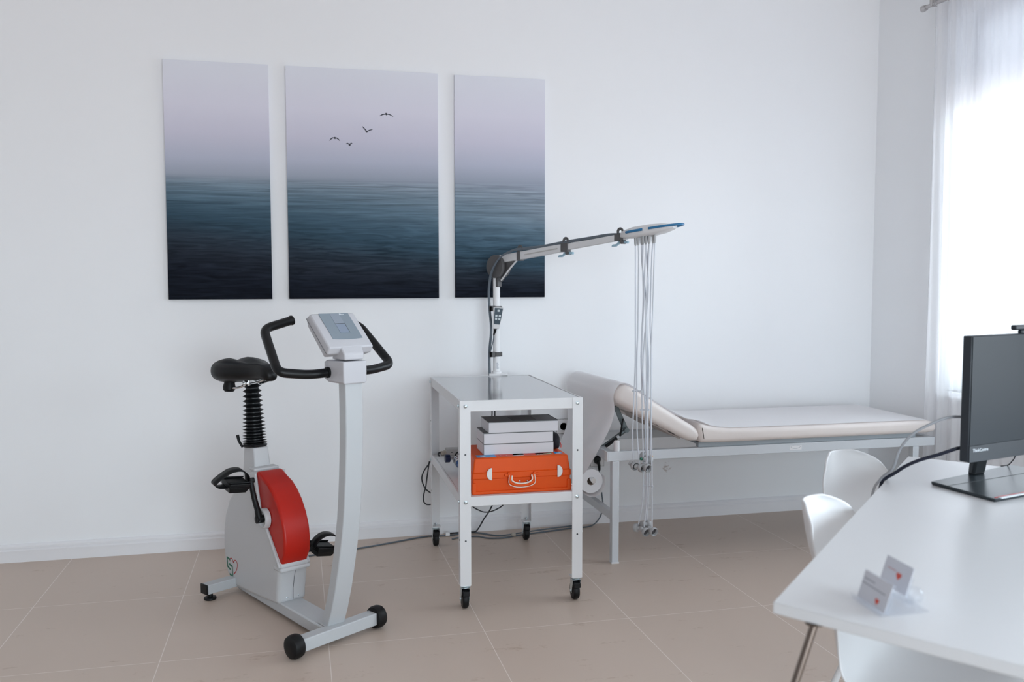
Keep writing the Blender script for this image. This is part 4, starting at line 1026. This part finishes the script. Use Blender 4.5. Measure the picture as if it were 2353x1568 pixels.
# paper roll with the sheet drawn up over the head end
PR = thing('paper_roll', 'white paper roll under the couch with its sheet drawn over the couch', 'paper roll', (RX, -.38, RZ - .06))
def pr(name, mb, mats, parent=None, **k): return obj(name, mb, mats, parent or PR, **k)
rl_ = MB(); rl_.lathe([(0, .021), (0, .0605), (.50, .0605), (.50, .021)], (RX, -.625, RZ), (0, 1, 0), 40, cap0=False, cap1=False)
ri = rl_
pr('roll', rl_, M['paper'], sharp=40)
pr('core', MB().lathe([(.002, .0205), (.498, .0205)], (RX, -.625, RZ), (0, 1, 0), 28, cap0=False, cap1=False), mat('core_card', lin(.20, .15, .12), .8), solid=.002)
loop_ = MB(); lpts = [(RX + .066 * math.cos(a) + .004, RZ - .004 + .074 * math.sin(a)) for a in [math.radians(150 + 235 * i / 24) for i in range(25)]]
loop_.loft([[V((x, -.640, z)) for x, z in lpts], [V((x, -.13, z)) for x, z in lpts]], cap=False, closed=False)
pr('loose_turn', loop_, M['paper'], sharp=180)
# sheet: near and far edge curves, from the foot of the mattress up the back section, over its end, down to the roll
E_ = .0035
mtop = [(4.40, .653), (4.1, .654), (3.6, .654), (3.34, .655), (3.22, .659), (3.14, .672), (3.08, .699)]
btop = [(3.02, .7085), (2.98, .7265), (2.90, .7695), (2.80, .8305), (2.725, .879), (2.690, .8935), (2.660, .8875), (2.640, .862)]
hang_n = [(2.622, -.750, .830), (2.630, -.742, .765), (2.614, -.722, .676), (2.567, -.690, .565), (2.530, -.650, .474), (2.508, -.640, .435)]
hang_f = [(2.570, -.138, .835), (2.576, -.140, .75), (2.577, -.142, .655), (2.562, -.144, .580), (2.522, -.146, .495), (2.498, -.146, .435)]
yn0, yf0 = -.742, -.134; nr_ = 30; cols = []; m = MB()
for i in range(nr_ + 1):
    f = i / nr_; y = yn0 + (yf0 - yn0) * f; path = []
    for x, z in mtop: path.append(V((x, y, z + E_)))
    for k, (x, z) in enumerate(btop): 
        yy = y - (.008 * k / 7) * (1 - f)
        path.append(V((shr(x, yy, z) - (0, 0, 0, 0, 0, .003, .007, .009)[k], yy, z + (.0035, .0035, .0035, .004, .006, .0085, .007, .002)[k])))
    for a, b_ in zip(hang_n, hang_f): path.append(V(a).lerp(V(b_), f))
    p2 = spline(path, 4); n0 = (len(mtop) + len(btop)) * 4
    for q, p in enumerate(p2):
        k = max(0, min(1, (q - n0) / 8)) * max(0, min(1, (len(p2) - 1 - q) / 8))
        p.x -= .030 * k * math.sin(PI * f) * (.4 + .6 * f)          # the hanging part bellies back
        p.x += .010 * k * math.exp(-((f - (.10 + .020 * (q - n0))) / .09) ** 2)   # and creases diagonally
    cols.append(p2)
m.loft(cols, cap=False, closed=False)
pr('sheet', m, M['paper'], sharp=180)

# ------------------------------------------------------------------ wall sockets, plug and cables
def socket(cx, cz, label, h=.082, holes=True):
    t = thing('wall_socket', label, 'socket', (cx, 0, cz), 0)
    obj('frame', MB().box(cx - .041, cx + .041, -.010, 0, cz - h / 2, cz + h / 2), M['socket'], t, bevel=.003)
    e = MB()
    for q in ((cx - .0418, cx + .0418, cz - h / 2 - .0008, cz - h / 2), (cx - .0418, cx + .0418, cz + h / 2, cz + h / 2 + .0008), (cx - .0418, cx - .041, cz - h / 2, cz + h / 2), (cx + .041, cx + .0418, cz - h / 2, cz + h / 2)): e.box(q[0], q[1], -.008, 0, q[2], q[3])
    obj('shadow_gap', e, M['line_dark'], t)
    obj('insert', MB().lathe([(.010, .026), (.011, .026), (.0115, .0215), (-.0, .0205)], (cx, 0, cz), (0, -1, 0), 28), M['socket'], t)
    return t
socket(2.795, .376, 'white wall socket with a black plug behind the couch leg')
socket(2.592, .575, 'white wall socket behind the hanging paper sheet')
PG = thing('power_plug', 'black power plug with its cord in the wall socket', 'plug', (2.79, -.012, .372))
obj('plug_body', MB().lathe([(0, .019), (.012, .0195), (.020, .016), (.030, .010)], (2.790, -.0118, .372), (0, -1, -.15), 20).tube([(2.790, -.036, .372), (2.795, -.040, .345), (2.797, -.040, .318)], .008, 10, radii=[.0105, .009, .007]), M['black'], PG)
obj('cord', MB().tube([(2.797, -.040, .318), (2.799, -.042, .26), (2.812, -.046, .17), (2.816, -.05, .11), (2.80, -.056, .055), (2.762, -.066, .016), (2.715, -.076, .0045), (2.62, -.082, .0042), (2.48, -.110, .0042), (2.36, -.135, .0042), (2.29, -.150, .0042), (2.20, -.178, .0042), (2.12, -.165, .0042), (2.07, -.118, .0042), (1.98, -.112, .0042), (1.925, -.135, .0042)], .0040, 8, smooth=6), M['cable_grey'], PG)
FC = MB(); FC.tube([(.85, -.33, .0042), (1.10, -.275, .0042), (1.411, -.19, .0042), (1.6, -.125, .0042), (1.74, -.07, .0042), (1.81, -.052, .0042), (1.87, -.058, .0042), (1.93, -.062, .0045), (1.99, -.044, .0048), (2.05, -.030, .0048), (2.11, -.072, .0048), (2.18, -.130, .0046), (2.26, -.150, .0125), (2.36, -.120, .0125), (2.48, -.092, .0125), (2.60, -.070, .0125), (2.66, -.062, .012)], .0042, 8, smooth=6)
o = obj('floor_cable', FC, M['cable_grey']); tag(o, 'grey cable running along the floor from the bike past the trolley castors', 'cable')
FC = MB(); FC.tube([(1.93, -.025, .0042), (1.99, -.022, .0042), (2.035, -.02, .0046), (2.07, -.05, .012), (2.085, -.085, .045), (2.105, -.12, .10), (2.135, -.15, .16), (2.160, -.165, .24), (2.155, -.165, .36), (2.142, -.170, .455)], .0040, 8, smooth=6)
o = obj('hanging_cable', FC, M['cable_dark']); tag(o, 'dark cable rising from the floor to beneath the trolley shelf', 'cable')
FC = MB(); FC.tube([(2.0, -.235, .474), (1.995, -.20, .33), (2.02, -.18, .205), (2.07, -.175, .162), (2.11, -.18, .152), (2.155, -.19, .165), (2.20, -.20, .20), (2.23, -.22, .30), (2.235, -.235, .474)], .0034, 8, smooth=6)
o = obj('looped_cable', FC, M['cable_dark']); tag(o, 'dark cable sagging in a loop below the trolley shelf', 'cable')
FC = MB(); FC.tube([(1.83, -.15, .482), (1.802, -.150, .43), (1.772, -.145, .385), (1.762, -.14, .345), (1.775, -.14, .30), (1.80, -.14, .272), (1.838, -.14, .25), (1.850, -.14, .232), (1.838, -.14, .215), (1.81, -.14, .203), (1.785, -.14, .205), (1.770, -.14, .225), (1.772, -.14, .26), (1.783, -.14, .30), (1.79, -.14, .35), (1.80, -.16, .44)], .0036, 8, smooth=6)
o = obj('looped_cable', FC, M['cable_dark']); tag(o, 'dark cable looping down beside the rear left trolley leg', 'cable')
def cclip(p, ax_, label, m_):
    o = obj('cable_clip', MB().lathe([(-.012, .0085), (-.010, .0115), (.010, .0115), (.012, .0085)], (p[0], p[1], .0116), ax_, 16), m_); tag(o, label, 'cable clip')
cclip((1.912, -.062, 0), (1, 0, 0), 'white cable clip on the floor cable beside the rear left castor', M['socket'])
cclip((2.262, -.155, 0), (1, .1, 0), 'beige cable clip on the floor cables at the rear right castor', M['beige_plug'])

# ------------------------------------------------------------------ desk
ZD = .78
NL, FL = V((2.013, -3.336, ZD)), V((3.223, -2.139, ZD))
NR, FR = NL + V((.565, -.825, 0)) * .95, FL + V((.632, -.775, 0)) * .95
cen = (NL + FL + NR + FR) / 4; cen.z = 0
DK = thing('desk', 'white desk with slim top and splayed steel legs', 'desk', cen)
top = MB(); th = V((0, 0, -.023))
top.hexa([NL + th, FL + th, FR + th, NR + th, NL, FL, FR, NR])
obj('desk_top', top, M['desk'], DK, bevel=.002)
for c_, foot in ((NL, V((-.30, -.05, 0))), (FL, V((.04, .12, 0))), (NR, V((-.02, -.15, 0))), (FR, V((.13, -.02, 0)))):
    d = (cen - c_); d.z = 0; d.normalize(); p = c_ + d * .075; p.z = ZD - .023
    if c_ is NL: p = V((2.068, -3.395, ZD - .023))
    q = V((p.x, p.y, 0)) + foot
    lg_ = obj('desk_leg', MB().tube([q + V((0, 0, .004)), p], .0075, 16), M['leg_steel'], DK)
    obj('leg_plate', MB().lathe([(0, .018), (.003, .018)], (p.x, p.y, ZD - .0262), (0, 0, 1), 20), M['leg_steel'], lg_)
    obj('leg_foot', MB().lathe([(0, .011), (.006, .011), (.008, .008)], q, (0, 0, 1), 16), M['rubber'], lg_)

# ------------------------------------------------------------------ shell chairs (local: +x is the sitting direction)
def shell_mb():
    prof = [(.225, .405), (.215, .420), (.17, .422), (.10, .412), (.02, .402), (-.06, .400), (-.125, .412), (-.165, .440), (-.19, .488), (-.212, .545), (-.238, .605), (-.265, .665), (-.291, .726), (-.307, .768), (-.318, .800), (-.326, .822)]
    wid = [.160, .192, .218, .232, .238, .240, .238, .232, .224, .217, .209, .198, .180, .155, .118, .060]
    # resample along the profile
    pr2 = spline([V((p[0], p[1], w_)) for p, w_ in zip(prof, wid)], 3)
    rows = []; ns = 16
    for i, q in enumerate(pr2):
        t_ = i / (len(pr2) - 1); row = []
        for j in range(ns + 1):
            s = -1 + 2 * j / ns; w_ = q.z
            lift = (.022 * math.sin(PI * min(1, max(0, t_ * 1.75))) + .006) * abs(s) ** 2.6      # seat edges curl up
            wrap = .060 * max(0, min(1, (t_ - .38) / .25)) * abs(s) ** 2.2 * (1 if t_ < .9 else max(.35, 1 - (t_ - .9) * 6))
            row.append((q.x + wrap, w_ * s * (1 - .02 * lift / .022), q.y + lift * max(0, 1 - max(0, t_ - .5) * 2.2)))
        rows.append(row)
    return MB().loft(rows, cap=False, closed=False)
def chair(loc, rz, label):
    t = thing('shell_chair', label, 'chair', (loc[0], loc[1], 0), rz, 'white shell chairs at the desk')
    obj('shell', shell_mb(), M['chair'], t, local=True, solid=.008, subd=1, sharp=180)
    obj('seat_bracket', MB().box(-.12, .12, -.11, -.08, .372, .388).box(-.12, .12, .08, .11, .372, .388).box(-.09, -.06, -.08, .08, .372, .388).box(.06, .09, -.08, .08, .372, .388), M['leg_steel'], t, local=True, bevel=.003)
    for sx_ in (-1, 1):
        for sy_ in (-1, 1):
            obj('leg', MB().tube([(sx_ * .10, sy_ * .095, .38), (sx_ * .205, sy_ * .20, .004)], .010, 12, radii=[.012, .010]), M['white_metal'], t, local=True)
    return t
def at_bearing(bdeg): return math.radians(90 - bdeg)
d2 = V((math.sin(math.radians(142)), math.cos(math.radians(142)), 0)); d1 = V((math.sin(math.radians(161)), math.cos(math.radians(161)), 0))
p2 = V((2.456, -2.752, 0)) + d2 * .311; p1 = V((2.918, -2.182, 0)) + d1 * .311
chair(p2, at_bearing(142), 'white shell chair tucked under the desk, the nearer one')
chair(p1, at_bearing(161), 'white shell chair at the far desk corner, in front of the couch')

# ------------------------------------------------------------------ monitor on the desk
RA = math.radians(14.5); ca_, sa_ = math.cos(RA), math.sin(RA)
MC = V((3.262, -2.615, ZD))
MN = thing('computer_monitor', 'black computer monitor on a flat stand on the desk', 'monitor', MC, RA)
def mo(name, mb, mats, parent=None, **k): return obj(name, mb, mats, parent or MN, local=True, **k)
hl0, hwm, zb_, zt_ = -.262, .302, .094, .462
SCN = mo('screen_housing', MB().box(hl0, hwm, .001, .030, zb_, zt_).box(-.13, .17, .03, .055, zb_ + .05, zt_ - .10), M['bezel'], bevel=.004)
mo('screen', MB().box(hl0 + .003, hwm - .003, -.0015, .002, zb_ + .050, zt_ - .003), M['screen'], SCN)
mo('chin_bar', MB().box(hl0 + .001, hwm - .001, -.003, .002, zb_, zb_ + .0485), M['bezel'], SCN, bevel=.001)
fc = bpy.data.curves.new('logo_text', 'FONT'); fc.body = 'ThinkCentre'; fc.size = .0135; fc.extrude = .0003; fc.align_x = 'LEFT'
tmp = bpy.data.objects.new('tmp', fc); COL.objects.link(tmp); bpy.context.view_layer.update()
dg = bpy.context.evaluated_depsgraph_get(); me = bpy.data.meshes.new_from_object(tmp.evaluated_get(dg)); bpy.data.objects.remove(tmp)
me.transform(Matrix.Translation((hl0 + .014, -.0036, zb_ + .030)) @ Matrix.Rotation(PI / 2, 4, 'X')); me.materials.clear(); me.materials.append(M['text'])
lo_ = bpy.data.objects.new('logo', me); COL.objects.link(lo_); lo_.parent = SCN
NX = -.022
nk = MB(); nk.loft([[V((NX - .030, .128, .009)), V((NX + .030, .128, .009)), V((NX + .030, .150, .009)), V((NX - .030, .150, .009))], [V((NX - .031, .110, .10)), V((NX + .031, .110, .10)), V((NX + .031, .140, .10)), V((NX - .031, .140, .10))], [V((NX - .036, .050, .24)), V((NX + .036, .050, .24)), V((NX + .036, .10, .26)), V((NX - .036, .10, .26))]])
mo('stand_neck', nk, M['neck'], bevel=.008, seg=3)
bs = MB(); bs.loft([[V((-.274, -.093, 0)), V((.232, -.093, 0)), V((.205, .172, 0)), V((-.242, .132, 0))], [V((-.277, -.097, .010)), V((.235, -.097, .010)), V((.207, .174, .012)), V((-.245, .134, .012))]])
BSE = mo('stand_base', bs, M['monbase'], bevel=.003)
mo('red_stripe', MB().box(-.262, .230, -.0865, -.083, .0098, .0114), M['stripe'], BSE)
mo('phone_slot', MB().box(-.250, .230, -.0975, -.0875, .0085, .0110), M['text'], BSE)
mo('base_groove', MB().box(-.250, .215, .070, .072, .0108, .0120), M['line_dark'], BSE)
mo('webcam', MB().box(-.055, .045, .004, .022, zt_ + .011, zt_ + .026).box(-.024, .014, .006, .02, zt_ - .001, zt_ + .011), M['bezel'], SCN, bevel=.004)
def cab(name, pts, r, m_, label): 
    o = obj(name, MB().tube(pts, r, 8, smooth=6), m_); tag(o, label, 'cable')
cab('monitor_cable', [(3.035, -2.615, .998), (3.0, -2.605, .996), (2.957, -2.590, .978), (2.913, -2.560, .942), (2.893, -2.530, .890), (2.886, -2.510, .830), (2.880, -2.46, .785), (2.865, -2.44, .72), (2.86, -2.43, .5)], .0042, M['cable_light'], 'grey cable arching from the monitor back to the desk edge')
cab('monitor_cable', [(3.035, -2.625, .905), (3.012, -2.630, .907), (2.975, -2.600, .885), (2.94, -2.560, .862), (2.922, -2.520, .836), (2.912, -2.484, .808), (2.9035, -2.4555, .7868), (2.894, -2.446, .768), (2.889, -2.441, .70), (2.888, -2.440, .55)], .0055, M['cable_navy'], 'black cable drooping from the monitor over the desk edge')
cab('thin_cable', [(3.352, -2.518, .90), (3.350, -2.49, .855), (3.362, -2.47, .83), (3.395, -2.41, .795), (3.405, -2.37, .7822), (3.45, -2.40, .7818)], .0018, M['cable_navy'], 'thin dark cable kinked behind the monitor stand')
cab('thin_cable', [(3.42, -2.53, .92), (3.45, -2.49, .85), (3.50, -2.45, .800), (3.56, -2.44, .7826), (3.62, -2.46, .7826)], .0024, M['cable_navy'], 'dark cable hanging behind the monitor, right of the kinked one')

# ------------------------------------------------------------------ card stand
BLc = V((2.185, -3.356, ZD + .004)); wv = V((-.009, -.0965, 0)); hv = V((.018, 0, .052)); nb_ = wv.cross(hv).normalized()
if nb_.x > 0: nb_ = -nb_                                          # faces the room side
ST = thing('card_holder', 'clear acrylic business card holder on the desk corner', 'card holder', (2.20, -3.40, ZD))
back = -nb_
h1_ = MB(); a = BLc - wv * .04 + back * .002; bq = BLc + wv * 1.04 + back * .002
def plate(m, p, u, v, t_): m.hexa([p, p + u, p + u + t_, p + t_, p + v, p + u + v, p + u + v + t_, p + v + t_]); return m
plate(h1_, a, bq - a, hv * 1.02, back * .003)
obj('front_plate', h1_, M['acrylic'], ST)
fl_ = MB(); p = V((BLc.x - .012, BLc.y, ZD + .0005)) - wv * .04; plate(fl_, p, wv * 1.08, V((.105, 0, 0)), V((0, 0, .003)))
obj('base_plate', fl_, M['acrylic'], ST)
lp_ = MB(); plate(lp_, BLc - wv * .04 - V((.012, 0, 0)) , wv * 1.08, V((-.002, 0, .008)), V((.003, 0, 0)))
obj('front_lip', lp_, M['acrylic'], ST)
rp = MB(); plate(rp, V((2.259, -3.318, ZD + .016)) + back * .001, wv * 1.0, hv * .7, back * .003).box(2.256, 2.262, -3.42, -3.318, ZD + .003, ZD + .018)
obj('rear_plate', rp, M['acrylic'], ST)
obj('foot_block', MB().lathe([(0, .014), (.004, .017), (.018, .017), (.024, .012)], (2.278, -3.40, ZD + .0035), (0, 0, 1), 20), M['acrylic'], ST)
def heart(m, org, u, v, s):
    p = []
    for i in range(28):
        a = 2 * PI * i / 28
        x = 16 * math.sin(a) ** 3; z = 13 * math.cos(a) - 5 * math.cos(2 * a) - 2 * math.cos(3 * a) - math.cos(4 * a)
        p.append(org + u * (x / 32 * s) + v * (z / 32 * s))
    f = m.bm.faces.new([m.bm.verts.new(q) for q in p]); m.faces([f])
def card(org, u, v, label, lines, hpos, hs):
    t = thing('business_card', label, 'card', org, 0, 'business cards in the holder')
    m = MB(); plate(m, org, u, v, nb_ * .0008); obj('card_sheet', m, M['busi'], t)
    un, vn = u.normalized(), v.normalized(); o_ = org + nb_ * .0011
    pm_ = MB()
    for (a0_, a1_, h_, th_, mi) in lines:
        pm_.mi = mi; q = o_ + u * a0_ + v * h_
        pm_.poly([q, q + u * (a1_ - a0_), q + u * (a1_ - a0_) + vn * th_, q + vn * th_])
    pm_.mi = 2; heart(pm_, o_ + u * hpos[0] + v * hpos[1], un, vn, hs)
    obj('card_print', pm_, [M['ink'], M['inkred'], M['heart']], t, flat=True)
card(BLc + nb_ * .0005, wv, hv, 'front business card with two grey lines and a small red heart', [(.06, .44, .72, .0022, 0), (.04, .86, .55, .0022, 0)], (.67, .226), .014)
r0 = V((2.258, -3.322, ZD + .018))
card(r0, wv * .95, hv, 'rear business card with a large red heart, standing higher', [(.14, .46, .60, .0020, 1)], (.59, .50), .017)

# ------------------------------------------------------------------ view
vs = SC.view_settings; vs.view_transform = 'Standard'; vs.look = 'None'; vs.exposure = 0.0; vs.gamma = 1.0; vs.use_curve_mapping = False
SC.cycles.use_denoising = True
SC.cycles.max_bounces = 14; SC.cycles.diffuse_bounces = 12; SC.cycles.transparent_max_bounces = 16
SC.cycles.sample_clamp_indirect = 8
